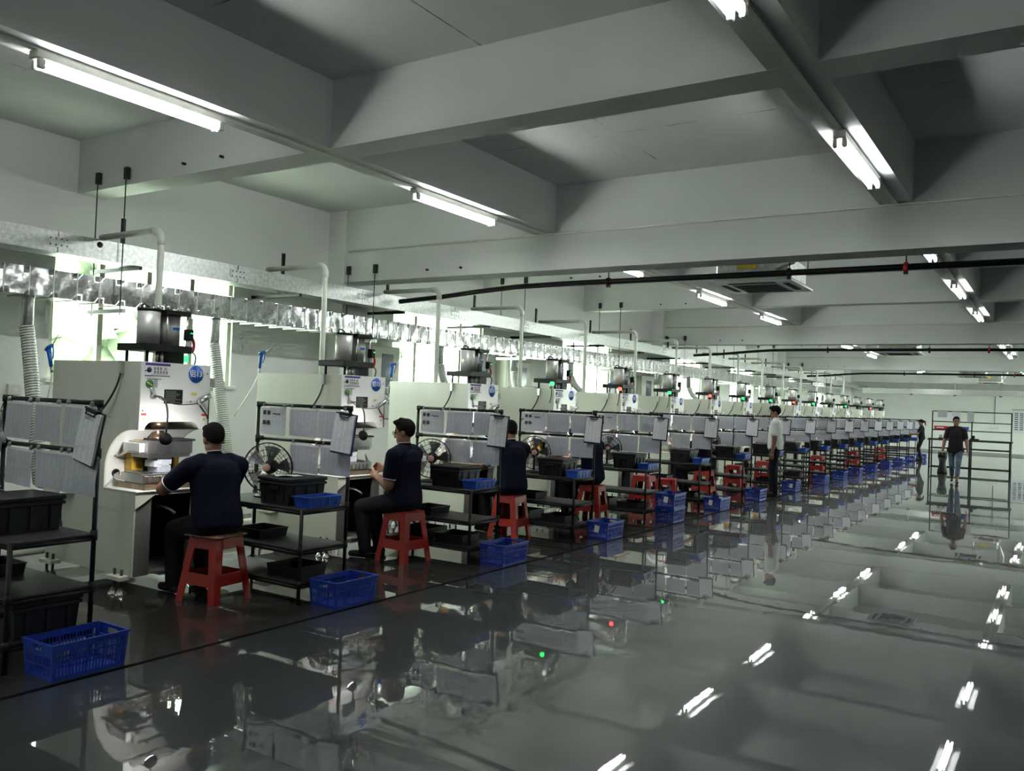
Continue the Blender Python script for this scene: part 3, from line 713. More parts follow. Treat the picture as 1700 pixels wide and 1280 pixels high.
# ================================================================== RACKS WITH PAPERS, CRATES, TRAYS, FANS, STOOLS, BASKETS
RX0, RX1 = -5.91, -4.82; RD = .48          # rack span in X, depth in Y (tall posts at local y = 0, short legs at y = -RD)
def make_rack():
    r = thing('pipe_rack'); w = RX1-RX0; pr = .0145
    for x in (0, w):
        p = MB().cyl((x, 0, .0), (x, 0, 1.5), pr, n=12).build('post', 'black', r)
        for z in (1.195, .71, .405, .15): MB().cyl((x, 0, z-.03), (x, 0, z+.03), .021, n=10).build('pipe_joint', 'blackp', p)
        MB().cyl((x, 0, 1.47), (x, 0, 1.515), .021, n=10).build('corner_joint', 'blackp', p)
        q = MB().cyl((x, -RD, 0), (x, -RD, .72), pr, n=12).build('leg', 'black', r)
        for z in (.405, .15): MB().cyl((x, -RD, z-.03), (x, -RD, z+.03), .021, n=10).build('pipe_joint', 'blackp', q)
    for z in (1.495, 1.20): 
        b = MB().cyl((0, 0, z), (w, 0, z), pr, n=12).build('cross_bar', 'black', r)
        for x in (.04, w-.04): MB().cyl((x-.03, 0, z), (x+.03, 0, z), .02, n=10).build('bar_joint', 'blackp', b)
    for z in (.71, .405, .15):
        s = MB().box(-.01, w+.01, -RD-.01, .01, z-.004, z+.010, .003).build('shelf', 'board', r)
        f = MB(); f.cyl((0, -RD, z-.02), (w, -RD, z-.02), pr, n=10); f.cyl((0, 0, z-.02), (w, 0, z-.02), pr, n=10); f.cyl((0, -RD, z-.02), (0, 0, z-.02), pr, n=10); f.cyl((w, -RD, z-.02), (w, 0, z-.02), pr, n=10)
        f.build('shelf_frame', 'black', s)
    return r
def wavy(w, h, seed, amp=.006, nx=9, nz=7):
    rnd = random.Random(seed); ph = [rnd.uniform(0, 6.3) for _ in range(4)]; vs = []; fs = []
    for side in (0, 1):
        for i in range(nx):
            for j in range(nz):
                u, v = i/(nx-1), j/(nz-1)
                y = amp*(math.sin(u*5+ph[0])*(1-v)+.6*math.sin(u*9+v*4+ph[1])*(1-v)+.7*math.sin(v*6+ph[2])*u)
                vs.append((u*w, y+side*.0015, -h*(1-v)))
    N = nx*nz
    for i in range(nx-1):
        for j in range(nz-1):
            a = i*nz+j; fs.append((a, a+nz, a+nz+1, a+1)); fs.append((N+a, N+a+1, N+a+nz+1, N+a+nz))
    rim = [i*nz for i in range(nx)]+[(nx-1)*nz+j for j in range(1, nz)]+[i*nz+nz-1 for i in range(nx-2, -1, -1)]+[j for j in range(nz-2, 0, -1)]
    mb = MB(); mb.merge = False; mb.add(vs, fs, True)
    n = len(rim); ev = [vs[q] for q in rim]+[vs[N+q] for q in rim]
    return mb.add(ev, [(k, n+k, n+(k+1) % n, (k+1) % n) for k in range(n)])
sleeve_me = [wavy(.325, .235, s).mesh('sheet', 'sheet') for s in range(4)]
header_me = MB().box(0, .325, -.0012, .0024, -.012, .004).mesh('sleeve_edge', 'whitel')
tie_me = MB().lathe([(.0155, -.0015), (.0165, 0), (.0155, .0015)], (0, 0, 0), 'x', 10).mesh('cable_tie', 'grey')
photo_me = MB().box(0, .036, -.003, -.001, -.036, 0).mesh('printed_photo', 'photo')
bar_me = MB().box(0, .09, -.003, -.001, -.01, 0).mesh('printed_bar', 'photo')
line_me = MB()
for k in range(9): line_me.box(0, .10+.03*((k*7) % 3), -.0026, -.001, -.012*k-.002, -.012*k)
line_me = line_me.mesh('printed_lines', 'ink')
def make_sleeve(photo, seed):
    s = thing('paper_sleeve'); sh = inst(sleeve_me[seed % 4], 'sheet', s)
    inst(header_me, 'sleeve_edge', s)
    for x in (.03, .295): inst(tie_me, 'cable_tie', s, (x, .0, .018))
    if photo:
        for a in range(2):
            for b in range(2): inst(photo_me, 'printed_photo', sh, (.03+.055*a, -.004, -.03-.085*b))
        inst(bar_me, 'printed_bar', sh, (.16, -.004, -.05))
    return s
sl = [make_sleeve(False, 0), make_sleeve(True, 1), make_sleeve(False, 2), make_sleeve(False, 3)]
used = set()
def take(proto):
    if proto.name in used: return copy_tree(proto)
    used.add(proto.name); return proto
def make_clip(blue):
    c = thing('clipboard')
    MB().box(-.115, .115, 0, .004, -.33, 0, .0015).build('backing_board', 'boardblue' if blue else 'blackp', c)
    MB().box(-.1, .1, -.013, 0, -.308, -.012).build('paper_stack', 'paper', c)
    p = wavy(.205, .30, 9, .003).build('top_sheet', 'sheet2', c, (-.1025, -.020, -.012))
    inst(line_me, 'printed_heading', p, (.06, -.006, -.012), (0, 0, 0), (.6, 1, .35))
    k = MB(); k.box(-.06, .06, -.028, .002, -.018, .004, .003); k.tube([(-.045, -.024, -.018), (-.045, -.03, -.032), (.045, -.03, -.032), (.045, -.024, -.018)], .004, 6); k.build('clip', 'black', c)
    return c
cl = [make_clip(False), make_clip(True)]
rack0 = make_rack()
RY = [2.93, 5.06, 7.26, 9.35, 11.41, 13.5, 15.68, 17.9, 20.0, 22.1, 24.2, 26.3, 28.5, 30.6, 32.8, 35.0, 37.1]
COLN = ['left', 'middle', 'right']
rnd = random.Random(3)
for i in range(17):
    o = rack0 if i == 0 else copy_tree(rack0); o.location = (RX0, RY[i], 0)
    where = 'rack beside the %s press' % ORD[i] if i < 16 else 'last rack of the row'
    tag(o, 'black pipe rack hung with papers, %s' % ('beside the %s press from the camera' % ORD[i] if i < 16 else 'last of the row'), 'rack', 'row of paper-hung racks')
    for row in (0, 1):
        for c in range(3):
            if row == 1 and c == 0 and i in (1, 2, 3, 5): continue
            ph = (row == 0 and c == 0 and i > 0)
            s = take(sl[1] if ph else sl[(0, 2, 3)[(i+c+row) % 3]])
            x = RX0+.06+c*.355+(.03 if row and i < 2 else 0)
            s.location = (x, RY[i]-.02-.004*c, (1.474 if row == 0 else 1.178)); s.rotation_euler = (rnd.uniform(-.05, .02), rnd.uniform(-.02, .03), rnd.uniform(-.05, .05))
            tag(s, '%s plastic-sleeved sheet in the %s row on the %s' % (COLN[c], 'upper' if row == 0 else 'lower', where), 'paper sleeve', 'sleeved papers on the racks')
    k = take(cl[1] if i == 1 else cl[0])
    k.location = (RX1+(.07 if i == 0 else .03), RY[i]-.07, 1.455); k.rotation_euler = (-.06, (.20, .10)[i] if i < 2 else .05, (-.02 if i == 0 else .06)+rnd.uniform(-.06, .06))
    tag(k, 'clipboard with a ruled form hung on the %s' % where, 'clipboard', 'clipboards on the racks')
# black crates with lids on the rack tops
def make_crate():
    c = thing('black_crate'); w, d, h = .34, .38, .205
    b = MB(); b.loft([[(-w/2+.012, -d/2+.012, 0), (w/2-.012, -d/2+.012, 0), (w/2-.012, d/2-.012, 0), (-w/2+.012, d/2-.012, 0)], [(-w/2, -d/2, h-.02), (w/2, -d/2, h-.02), (w/2, d/2, h-.02), (-w/2, d/2, h-.02)]])
    b.build('body', 'blackp', c)
    for x in (-.11, 0, .11): MB().box(x-.006, x+.006, -d/2-.006, -d/2+.012, .02, h-.05).build('rib', 'blackp', c)
    for y in (-.12, 0, .12): MB().box(w/2-.012, w/2+.006, y-.006, y+.006, .02, h-.05).build('rib', 'blackp', c)
    f = MB(); f.box(-w/2-.012, w/2+.012, -d/2-.012, d/2+.012, h-.05, h-.03, .004); f.build('flange', 'blackp', c)
    MB().box(-w/2-.014, w/2+.014, -d/2-.014, d/2+.014, h-.02, h+.006, .005).build('lid', 'blackp', c)
    MB().box(-.06, .06, -d/2-.015, -d/2+.005, h-.09, h-.06, .004).build('hand_grip', 'black', c)
    return c
crate0 = make_crate()
CX = [(-5.25, 2.69)]+[(-5.19, RY[i]-.24) for i in range(1, 17)]
for i in range(17):
    o = take(crate0); o.location = (CX[i][0], CX[i][1], .7201); o.rotation_euler = (0, 0, rnd.uniform(-.03, .03))
    tag(o, 'black lidded plastic crate on top of the %s' % ('rack beside the %s press' % ORD[i] if i < 16 else 'last rack of the row'), 'crate', 'black crates on the racks')
cx2 = copy_tree(crate0); cx2.location = (-5.02, 2.69, .1601); cx2.rotation_euler = (0, 0, .02); tag(cx2, 'black lidded crate on the lowest shelf of the nearest rack', 'crate', 'black crates on the racks')
pw = wavy(.15, .20, 31, .004); pw.v = [(x, z, .003+abs(y)*2) for x, y, z in pw.v]
tag(pw.build('paper_sheet', 'paper', None, (-5.22, RY[1]-.16, .9315), (0, 0, -.5)), 'white paper sheet lying on the black crate beside the second press', 'paper')
def open_box(w, d, h, t=.004, fl=.012):
    b = MB(); a = .01
    def ring(x, y, z): return [(-x, -y, z), (x, -y, z), (x, y, z), (-x, y, z)]
    secs = [ring(w/2-a-t, d/2-a-t, t), ring(w/2-t, d/2-t, h), ring(w/2+fl, d/2+fl, h), ring(w/2+fl, d/2+fl, h-.006), ring(w/2, d/2, h-.006), ring(w/2-a, d/2-a, 0)]
    return b.loft(secs)
tray0 = None
for i in range(1, 17):
    if tray0 is None:
        t = thing('blue_tray')
        open_box(.17, .35, .085).build('tray_body', 'bluet', t)
        for y in (-.12, -.04, .04, .12): MB().box(.078, .086, y-.005, y+.005, .012, .075).build('rib', 'bluet', t)
        tray0 = t; o = t
    else: o = copy_tree(tray0)
    o.location = (-4.895, RY[i]-.245, .7201); o.rotation_euler = (0, 0, rnd.uniform(-.02, .02))
    tag(o, 'shallow blue plastic tray on the %s, next to the black crate' % ('rack beside the %s press' % ORD[i] if i < 16 else 'last rack of the row'), 'tray', 'blue trays on the racks')
# dark parts boxes on the lower shelves
def parts_box(w, d, h, name, mat, loc, rz, label, cat):
    t = thing(name, loc, rz, label, cat, 'boxes on the lower shelves')
    open_box(w, d, h, .006, .004).build('box_body', mat, t)
    return t
k = 0
for i in range(9):
    for j, (sx, sz, w, d, h, m) in enumerate([(-5.55, .4151, .30, .30, .075, 'blackp'), (-5.10, .1601, .34, .32, .09, 'board'), (-5.62, .1601, .36, .34, .11, 'blackp')]):
        if (i*3+j) % 7 == 5 or (i == 0 and j == 1): continue
        parts_box(w, d, h, 'parts_box', m, (sx+rnd.uniform(-.05, .05), RY[i]-.24, sz), rnd.uniform(-.08, .08),
                  'dark parts box, %s shelf%s, rack beside the %s press' % ('middle' if j == 0 else 'lowest', '' if j == 0 else (', aisle end' if j == 1 else ', wall end'), ORD[i]), 'box')
# fans behind the racks
def make_fan():
    f = thing('fan')
    MB().lathe([(.12, 0), (.12, .012), (.10, .02), (.03, .03)], (0, .05, 0), 'z', 24).build('base', 'blackp', f)
    MB().tube([(0, .06, .02), (0, .07, .12), (0, .05, .25)], .014, 8).build('stand', 'blackp', f)
    c = MB()
    for yy in (-.05, .05):
        for r_ in (.205, .15, .10):
            c.tube([(r_*math.cos(a), yy*(1 if r_ < .2 else .2), .25+r_*math.sin(a)) for a in [2*math.pi*k/28 for k in range(28)]], .0045 if r_ > .2 else .002, 5, closed=True)
        for k_ in range(28):
            a = 2*math.pi*k_/28; c.tube([(.05*math.cos(a), yy, .25+.05*math.sin(a)), (.14*math.cos(a), yy, .25+.14*math.sin(a)), (.205*math.cos(a), yy*.2, .25+.205*math.sin(a))], .0016, 4)
    c.build('cage', 'black', f)
    MB().lathe([(.012, -.055), (.030, -.053), (.034, -.047), (.034, -.04)], (0, 0, .25), 'y', 22).build('badge', 'pink', f)
    MB().lathe([(.05, .03), (.06, .05), (.055, .13), (.03, .15)], (0, 0, .25), 'y', 18).build('motor', 'blackp', f)
    for k_ in range(5):
        b = MB(); a = 2*math.pi*k_/5; vs = []
        for u in range(5):
            rr = .04+.14*u/4; half = .25+.22*u/4
            for v in range(4):
                th = a+half*(v/3-.35)*1.6; vs.append((rr*math.cos(th), .03-.05*v/3, .25+rr*math.sin(th)))
        n = len(vs); vs += [(x, y+.002, z) for x, y, z in vs]
        fs = [(u*4+v, u*4+v+1, u*4+v+5, u*4+v+4) for u in range(4) for v in range(3)]; fs += [tuple(n+q for q in g[::-1]) for g in fs]
        b.add(vs, fs, True); b.build('blade', 'fanblade', f)
    return f
fan0 = make_fan()
for i in (1, 2, 3, 4, 6, 8):
    o = take(fan0); o.location = (-5.58, RY[i]-.16, .7201); o.rotation_euler = (0, 0, .55)
    tag(o, 'round black desk fan at the wall end of the rack beside the %s press' % ORD[i], 'fan', 'desk fans')
# red stools
def make_stool():
    s = thing('red_stool'); H = .49; ht, hb = .135, .195; t = .012
    MB().box(-ht-.005, ht+.005, -ht-.005, ht+.005, H-.016, H, .006).build('seat', 'red', s)
    def half(z): return hb+(ht-hb)*z/H
    for sx in (-1, 1):
        for sy in (-1, 1):
            secs = []
            for z in (0, .12, .25, .38, H-.015):
                h = half(z); w = .062+.012*(z/H); secs.append([(sx*p, sy*q, z) for p, q in ((h, h), (h, h-w), (h-t, h-w), (h-t, h-t), (h-w, h-t), (h-w, h))])
            MB().loft(secs).build('leg', 'red', s)
    for ax in (0, 1):
        for sg in (-1, 1):
            for nm, z0, z1 in (('skirt', .40, H-.012), ('stretcher', .13, .215)):
                h0, h1 = half(z0), half(z1); a0, a1 = h0-.05, h1-.05
                P = [(sg*h0, -a0, z0), (sg*h0, a0, z0), (sg*h1, a1, z1), (sg*h1, -a1, z1)]; Q = [(sg*(h0-t), -a0, z0), (sg*(h0-t), a0, z0), (sg*(h1-t), a1, z1), (sg*(h1-t), -a1, z1)]
                if ax: P = [(b, a, c) for a, b, c in P]; Q = [(b, a, c) for a, b, c in Q]
                MB().loft([P, Q]).build(nm, 'red', s)
    return s
stool0 = make_stool()
ST = [(-5.44, 4.30, .12), (-5.42, 6.51, -.05), (-5.52, 8.58, .08), (-5.48, 10.62, .1), (-5.66, 12.78, 0), (-5.42, 14.86, .05), (-5.55, 17.0, 0), (-5.6, 19.1, .2), (-5.4, 23.3, 0), (-5.35, 27.5, 0), (-5.3, 31.8, 0)]
SN = ['worker nearest the camera', 'second worker, who wears glasses', 'third worker in the row', 'fourth worker in the row']
for i, (x, y, a) in enumerate(ST):
    o = take(stool0); o.location = (x, y, 0); o.rotation_euler = (0, 0, a)
    tag(o, 'red plastic stool, %s in the row%s' % (ORD[i], ', under the '+SN[i] if i < 4 else ''), 'stool', 'red stools')
st2 = copy_tree(stool0); st2.location = (-5.18, 12.55, 0); st2.rotation_euler = (0, 0, .3)
tag(st2, 'second red plastic stool at the fifth press, on its aisle side', 'stool', 'red stools')
c = MB(); rr = random.Random(5); n = 26
poly = []
for k in range(n*2):
    a = 2*math.pi*k/(n*2); s = 1/max(abs(math.cos(a)), abs(math.sin(a))); q = (.165+(.006 if k % 2 else -.004)+rr.uniform(-.004, .004))*s; poly.append((q*math.cos(a), q*math.sin(a)))
tag(MB().prism(poly, 'z', 0, .008).build('cardboard_mat', 'card', None, (-5.44, 4.30, .4902), (0, 0, .12)), 'torn brown cardboard mat on the nearest red stool', 'mat')
# blue slatted baskets
def make_basket():
    b = thing('blue_basket'); w, d, h = .26, .42, .20; fl = .013
    def X(z): return w/2-.0+fl*z/h
    def Y(z): return d/2+fl*z/h
    MB().box(-w/2, w/2, -d/2, d/2, 0, .006).build('base', 'blue', b)
    rim = MB(); xi, yi = X(h), Y(h)
    def ring(x, y, z): return [(-x, -y, z), (x, -y, z), (x, y, z), (-x, y, z)]
    rim.loft([ring(xi-.006, yi-.006, h), ring(xi+.008, yi+.008, h), ring(xi+.008, yi+.008, h-.012), ring(xi+.001, yi+.001, h-.012), ring(xi-.006, yi-.006, h)], caps=False); rim.build('rim', 'blue', b)
    for ax in (0, 1):
        for sg in (-1, 1):
            m = MB(); L = (Y if ax == 0 else X); O = (X if ax == 0 else Y)
            def quad(a0, a1, z0, z1, th=.005):
                P = [(sg*O(z0), a0*L(z0), z0), (sg*O(z0), a1*L(z0), z0), (sg*O(z1), a1*L(z1), z1), (sg*O(z1), a0*L(z1), z1)]
                Q = [(x-sg*th, y, z) for x, y, z in P]
                if ax: P = [(y, x, z) for x, y, z in P]; Q = [(y, x, z) for x, y, z in Q]
                m.loft([P, Q])
            quad(-1, 1, .004, .022); quad(-1, 1, .07, .078); quad(-1, 1, .125, .135)
            if ax == 0: quad(-1, 1, .165, h-.004)
            else:
                quad(-1, -.35, .15, h-.004); quad(.35, 1, .15, h-.004); quad(-.35, .35, .182, h-.004); quad(-1, 1, .14, .152)
            n = 22 if ax == 0 else 15
            for k_ in range(n+1):
                a = -1+2*k_/n; wd = .014 if k_ % 5 else .03
                quad(max(-1, a-wd), min(1, a+wd), .02, .168 if ax == 0 else .142, .0045)
            m.build('slatted_side', 'blue', b)
    for sx in (-1, 1):
        for sy in (-1, 1):
            MB().loft([[(sx*(X(z)+.002), sy*(Y(z)+.002), z), (sx*(X(z)+.002), sy*(Y(z)-.02), z), (sx*(X(z)-.012), sy*(Y(z)-.012), z), (sx*(X(z)-.02), sy*(Y(z)+.002), z)] for z in (0, h-.005)]).build('corner_post', 'blue', b)
    return b
bk0 = make_basket()
BK = [(-4.64, 2.75), (-4.635, 4.87), (-4.64, 7.13), (-4.64, 9.37), (-4.64, 11.41, 1), (-4.635, 13.34), (-4.635, 15.40), (-4.63, 17.8), (-4.6, 20.2), (-4.6, 22.2), (-4.58, 24.0), (-4.58, 26.2), (-4.58, 28.6), (-4.58, 31.0), (-4.58, 33.6), (-4.5, 36.0)]
TAGS = {3: (0, .05), 4: (.02, .12), 5: (-.02, .08), 7: (.05, .1)}
for i, q in enumerate(BK):
    o = take(bk0); o.location = (q[0], q[1], 0); o.rotation_euler = (0, 0, rnd.uniform(-.03, .03))
    lab = '%s blue slatted basket on the floor at the joint line' % ORD[i]
    if len(q) > 2: lab = 'lower of the two stacked blue baskets on the floor'
    tag(o, lab, 'basket', 'blue floor baskets')
    if len(q) > 2:
        o2 = copy_tree(bk0); o2.location = (q[0], q[1], .1985); o2.rotation_euler = (0, 0, .02); tag(o2, 'upper of the two stacked blue baskets, with a white tag', 'basket', 'blue floor baskets')
    if i in TAGS:
        z = .105+(.19 if len(q) > 2 else 0)
        MB().box(-.03, .03, -.003, 0, -.04, .04).build('paper_tag', 'tag', o2 if len(q) > 2 else o, (TAGS[i][0], -.235, .12), (-.05, .15, 0))
# ================================================================== PEOPLE
import numpy as np
TMP = bpy.data.scenes.new('scratch')
def ik(S, H, a, b, pole):
    S, H, pole = Vector(S), Vector(H), Vector(pole); d = H-S; L = min(d.length, (a+b)*.995); dn = d.normalized(); H = S+dn*L
    x = (a*a-b*b+L*L)/(2*L); h = math.sqrt(max(0, a*a-x*x)); q = (pole-dn*pole.dot(dn)).normalized()
    return S+dn*x+q*h, H
class Body:
    def __init__(s): s.caps = []; s.ells = []
    def cap(s, a, b, r0, r1, kind): s.caps.append((Vector(a), Vector(b), r0, r1, kind))
    def ell(s, c, r, kind, R=None): s.ells.append((Vector(c), r, kind, R or Matrix.Identity(3)))
    def mesh(s, name, kinds, voxel=.0075, smooth=5):
        mb = MB()
        for a, b, r0, r1, k in s.caps:
            mb.ball(a, r0, 14, 10); mb.ball(b, r1, 14, 10)
            if (b-a).length > 1e-4: mb.tube([a, b], r0, 14, radii=[r0, r1])
        for c, r, k, R in s.ells: mb.ball(c, r, 22, 16, R=R)
        me = bpy.data.meshes.new('tmp'); me.from_pydata(mb.v, [], mb.f)
        ob = bpy.data.objects.new('tmp', me); TMP.collection.objects.link(ob)
        m = ob.modifiers.new('r', 'REMESH'); m.mode = 'VOXEL'; m.voxel_size = voxel; m.use_smooth_shade = True
        m = ob.modifiers.new('s', 'SMOOTH'); m.factor = .5; m.iterations = smooth
        with bpy.context.temp_override(scene=TMP, view_layer=TMP.view_layers[0]): dg = bpy.context.evaluated_depsgraph_get()
        out = bpy.data.meshes.new_from_object(ob.evaluated_get(dg)); out.name = name
        bpy.data.objects.remove(ob); bpy.data.meshes.remove(me)
        n = len(out.polygons); C = np.empty(n*3, 'f'); out.polygons.foreach_get('center', C); C = C.reshape(-1, 3)
        best = np.full(n, 1e9, 'f'); mat = np.zeros(n, 'i')
        names = []
        def idx(k):
            if k not in names: names.append(k)
            return names.index(k)
        for a, b, r0, r1, k in s.caps:
            d = np.array(b-a); L2 = float(d@d); t = np.clip(((C-np.array(a))@d)/L2, 0, 1) if L2 > 1e-8 else np.zeros(n)
            q = np.linalg.norm(C-np.array(a)-t[:, None]*d, axis=1)-(r0+(r1-r0)*t)
            w = q < best; best[w] = q[w]; mat[w] = idx(k)
        for c, r, k, R in s.ells:
            p = (C-np.array(c))@np.array(R); q = (np.linalg.norm(p/np.array(r), axis=1)-1)*min(r)
            w = q < best; best[w] = q[w]; mat[w] = idx(k)
        out.materials.clear()
        for k in names: out.materials.append(M[kinds.get(k, k)])
        out.polygons.foreach_set('material_index', mat); out.polygons.foreach_set('use_smooth', np.ones(n, bool)); out.update()
        return out
def person(label, loc, rz, kinds, pelvis=(0, 0, .60), lean=.15, twist=0, handL=(-.12, .45, .87), handR=(.12, .45, .87), poleL=(-.6, -.4, -1), poleR=(.6, -.4, -1),
           footL=(-.13, .36, .0), footR=(.13, .36, .0), head=(0, .25), s=1.0, curl=.7, short=False, pants_cut=1.0, glasses=False, pony=False, legpole=(0, 1, .6), voxel=.0075, palmL=(1, 0, 0), palmR=(-1, 0, 0), spiky=False, bulk=1.0, hem=0):
    B = Body(); P = Vector(pelvis); Rt = Matrix.Rotation(-lean, 3, 'X') ; Tw = Matrix.Rotation(twist, 3, 'Z')
    def T(x, y, z): return P+Tw @ (Rt @ Vector((x, y, z))*s)
    def E(x, y, z, r, k): B.ell(T(x, y, z), (r[0]*s*bulk, r[1]*s*bulk, r[2]*s), k, Tw @ Rt)
    E(0, -.01, -.01, (.165, .125, .105), 'pants')
    prof = [(-.03, .172, .135, 0), (.05, .172, .134, 0), (.12, .165, .126, .004), (.20, .165, .120, .004), (.28, .172, .118, 0), (.36, .176, .115, -.008), (.42, .160, .100, -.014)]
    for k in range(6 if hem else 0): E(0, 0, -.03-hem*k/5, (.198, .150, .05), 'top')
    for k in range(31):
        z = -.03+.45*k/30
        for (z0, a0, b0, y0), (z1, a1, b1, y1) in zip(prof, prof[1:]):
            if z0 <= z <= z1+1e-6: t = (z-z0)/(z1-z0); E(0, y0+(y1-y0)*t, z, (a0+(a1-a0)*t, b0+(b1-b0)*t, .07), 'top'); break
    sh = .178*bulk; SL, SR = T(-sh, 0, .425), T(sh, 0, .425)
    B.cap(T(-sh*.55, -.01, .45), SL, .07*s*bulk, .064*s*bulk, 'top'); B.cap(T(sh*.55, -.01, .45), SR, .07*s*bulk, .064*s*bulk, 'top'); B.cap(T(-.09, -.015, .455), T(.09, -.015, .455), .072*s, .072*s, 'top')
    nk = T(0, -.005, .49); hd_dir = Tw @ (Matrix.Rotation(-lean*.5-head[1]*.4, 3, 'X') @ Vector((0, 0, 1)))
    hc = nk+hd_dir*.155*s
    B.cap(nk-hd_dir*.02, nk+hd_dir*.10*s, .056*s, .052*s, 'skin'); B.cap(nk-hd_dir*.012*s, nk+hd_dir*.028*s, .066*s, .060*s, 'top'); TR = [(nk+hd_dir*.055*s, hd_dir, .060*s)]
    # head
    RH = Tw @ Matrix.Rotation(head[0], 3, 'Z') @ Matrix.Rotation(-head[1], 3, 'X')
    def H(x, y, z): return hc+RH @ Vector((x, y, z))*s
    def HE(x, y, z, r, k): B.ell(H(x, y, z), tuple(q*s for q in r), k, RH)
    HE(0, 0, .02, (.073, .092, .095), 'skin'); HE(0, .035, -.045, (.058, .055, .075), 'skin'); HE(0, .062, -.095, (.028, .026, .022), 'skin')
    HE(0, .01, -.06, (.062, .06, .05), 'skin')
    B.cap(H(0, .086, .005), H(0, .104, -.036), .010*s, .014*s, 'skin'); B.cap(H(-.02, .083, -.078), H(.02, .083, -.078), .0085*s, .0085*s, 'lip')
    for sx in (-1, 1):
        HE(sx*.076, -.005, -.015, (.011, .021, .032), 'skin'); HE(sx*.031, .083, .002, (.013, .010, .007), 'hair'); B.cap(H(sx*.016, .088, .024), H(sx*.047, .079, .025), .006*s, .005*s, 'hair')
    HE(0, -.016, .040, (.083, .097, .094), 'hair'); HE(0, -.045, .015, (.073, .062, .070), 'hair'); HE(0, .045, .098, (.062, .052, .035), 'hair')
    for sx in (-1, 1): HE(sx*.066, -.014, .035, (.016, .04, .04), 'hair')
    if spiky:
        for k in range(7): B.cap(H(-.04+.013*k, .05, .10), H(-.045+.015*k, .088+.006*(k % 2), .098+.010*(k % 3)), .018*s, .009*s, 'hair')
        for k in range(5): B.cap(H(-.03+.015*k, -.01, .12), H(-.03+.016*k, .03, .142), .014*s, .007*s, 'hair')
    if pony: B.cap(H(0, -.09, .05), H(0, -.15, .0), .04*s, .035*s, 'hair'); B.cap(H(0, -.15, .0), H(0, -.14, -.16), .035*s, .015*s, 'hair')
    # arms and hands
    for sd, S, Ht, pole, pn in ((-1, SL, handL, poleL, palmL), (1, SR, handR, poleR, palmR)):
        el, wr = ik(S, Ht, .285*s, .245*s, pole); u = (el-S)
        B.cap(S, S+u*.66, .066*s*bulk, .060*s*bulk, 'top'); TR.append((S+u*.78, u.normalized(), .055*s*bulk))
        B.cap(S+u*.3, el, .052*s*bulk, .046*s*bulk, 'skin'); B.cap(el, wr, .046*s*bulk, .030*s, 'skin')
        d = (wr-el).normalized(); pv = Vector(pn); pv = (pv-d*pv.dot(d)).normalized(); side = d.cross(pv)
        # palm faces pv; the thumb leaves on +side or -side (towards the body's front)
        ts = 1 if side.dot(Vector((0, 1, .3))) > 0 else -1
        for k in range(4): B.cap(wr+d*.012*s+side*(k-1.5)*.012*s, wr+d*.085*s+side*(k-1.5)*.0225*s, .013*s, .0115*s, 'skin')
        for k in range(4):
            kn = wr+d*.085*s+side*(k-1.5)*.0235*s*1.05; ln = (.072, .082, .078, .060)[k if ts < 0 else 3-k]*s
            d1 = (d*math.cos(curl*.6)+pv*math.sin(curl*.6)); d2 = (d*math.cos(curl*1.5)+pv*math.sin(curl*1.5))
            m = kn+d1*ln*.52; B.cap(kn, m, .0092*s, .0085*s, 'skin'); B.cap(m, m+d2*ln*.5, .0085*s, .0072*s, 'skin')
        tb = wr+d*.03*s+side*ts*.026*s; tm = tb+(d*.6+side*ts*.7+pv*.3).normalized()*.04*s; B.cap(wr+d*.015*s, tb, .014*s, .013*s, 'skin'); B.cap(tb, tm, .012*s, .010*s, 'skin'); B.cap(tm, tm+(d*.85+side*ts*.2+pv*.45).normalized()*.032*s, .0098*s, .008*s, 'skin')
    # legs and shoes
    for sd, ft in ((-1, footL), (1, footR)):
        hip = P+Tw @ Vector((sd*.092*s, 0, -.02*s)); an = Vector(ft)+Vector((0, 0, .085))
        kn, an = ik(hip, an, .43*s, .41*s, legpole)
        B.cap(hip, kn, .090*s*bulk, .068*s*bulk, 'pants'); B.cap(kn, kn+(an-kn)*pants_cut, .066*s*bulk, (.066-.014*pants_cut)*s*bulk, 'pants')
        if pants_cut < 1: B.cap(kn+(an-kn)*pants_cut*.9, an, .046*s, .034*s, 'skin')
        fz = ft[2]; B.cap((an.x, an.y-.03, fz+.042), (an.x, an.y+.02, fz+.05), .04, .042, 'shoe'); B.cap((an.x, an.y+.02, fz+.042), (an.x+sd*.012, an.y+.15, fz+.034), .04, .032, 'shoe')
    me = B.mesh('person', kinds, voxel)
    o = bpy.data.objects.new('person', me); COL.objects.link(o); o.location = loc; o.rotation_euler = (0, 0, rz); tag(o, label, 'person', 'people in the hall')
    if kinds.get('trim') is None:
        for k, (c, ax, rr) in enumerate(TR):
            a1 = ax.orthogonal().normalized(); a2 = ax.cross(a1)
            MB().tube([c+(a1*math.cos(a)+a2*math.sin(a))*rr for a in [2*math.pi*q/24 for q in range(24)]], .0042, 6, closed=True).build('collar_trim' if k == 0 else 'sleeve_trim', 'trim', o)
    if glasses:
        g = MB()
        for sx in (-1, 1):
            g.tube([H(sx*.033+.024*math.cos(a), .103, .0+.018*math.sin(a)) for a in [2*math.pi*k/16 for k in range(16)]], .0028, 6, closed=True)
            g.tube([H(sx*.058, .10, .006), H(sx*.078, .04, .008), H(sx*.082, -.01, -.002)], .0026, 6)
        g.tube([H(-.01, .104, .004), H(.01, .104, .004)], .0025, 6); g.build('spectacles', 'glass_rim', o)
    return o
NAVY = dict(top='navy', pants='trouser', lip='skin')
H90 = math.pi/2
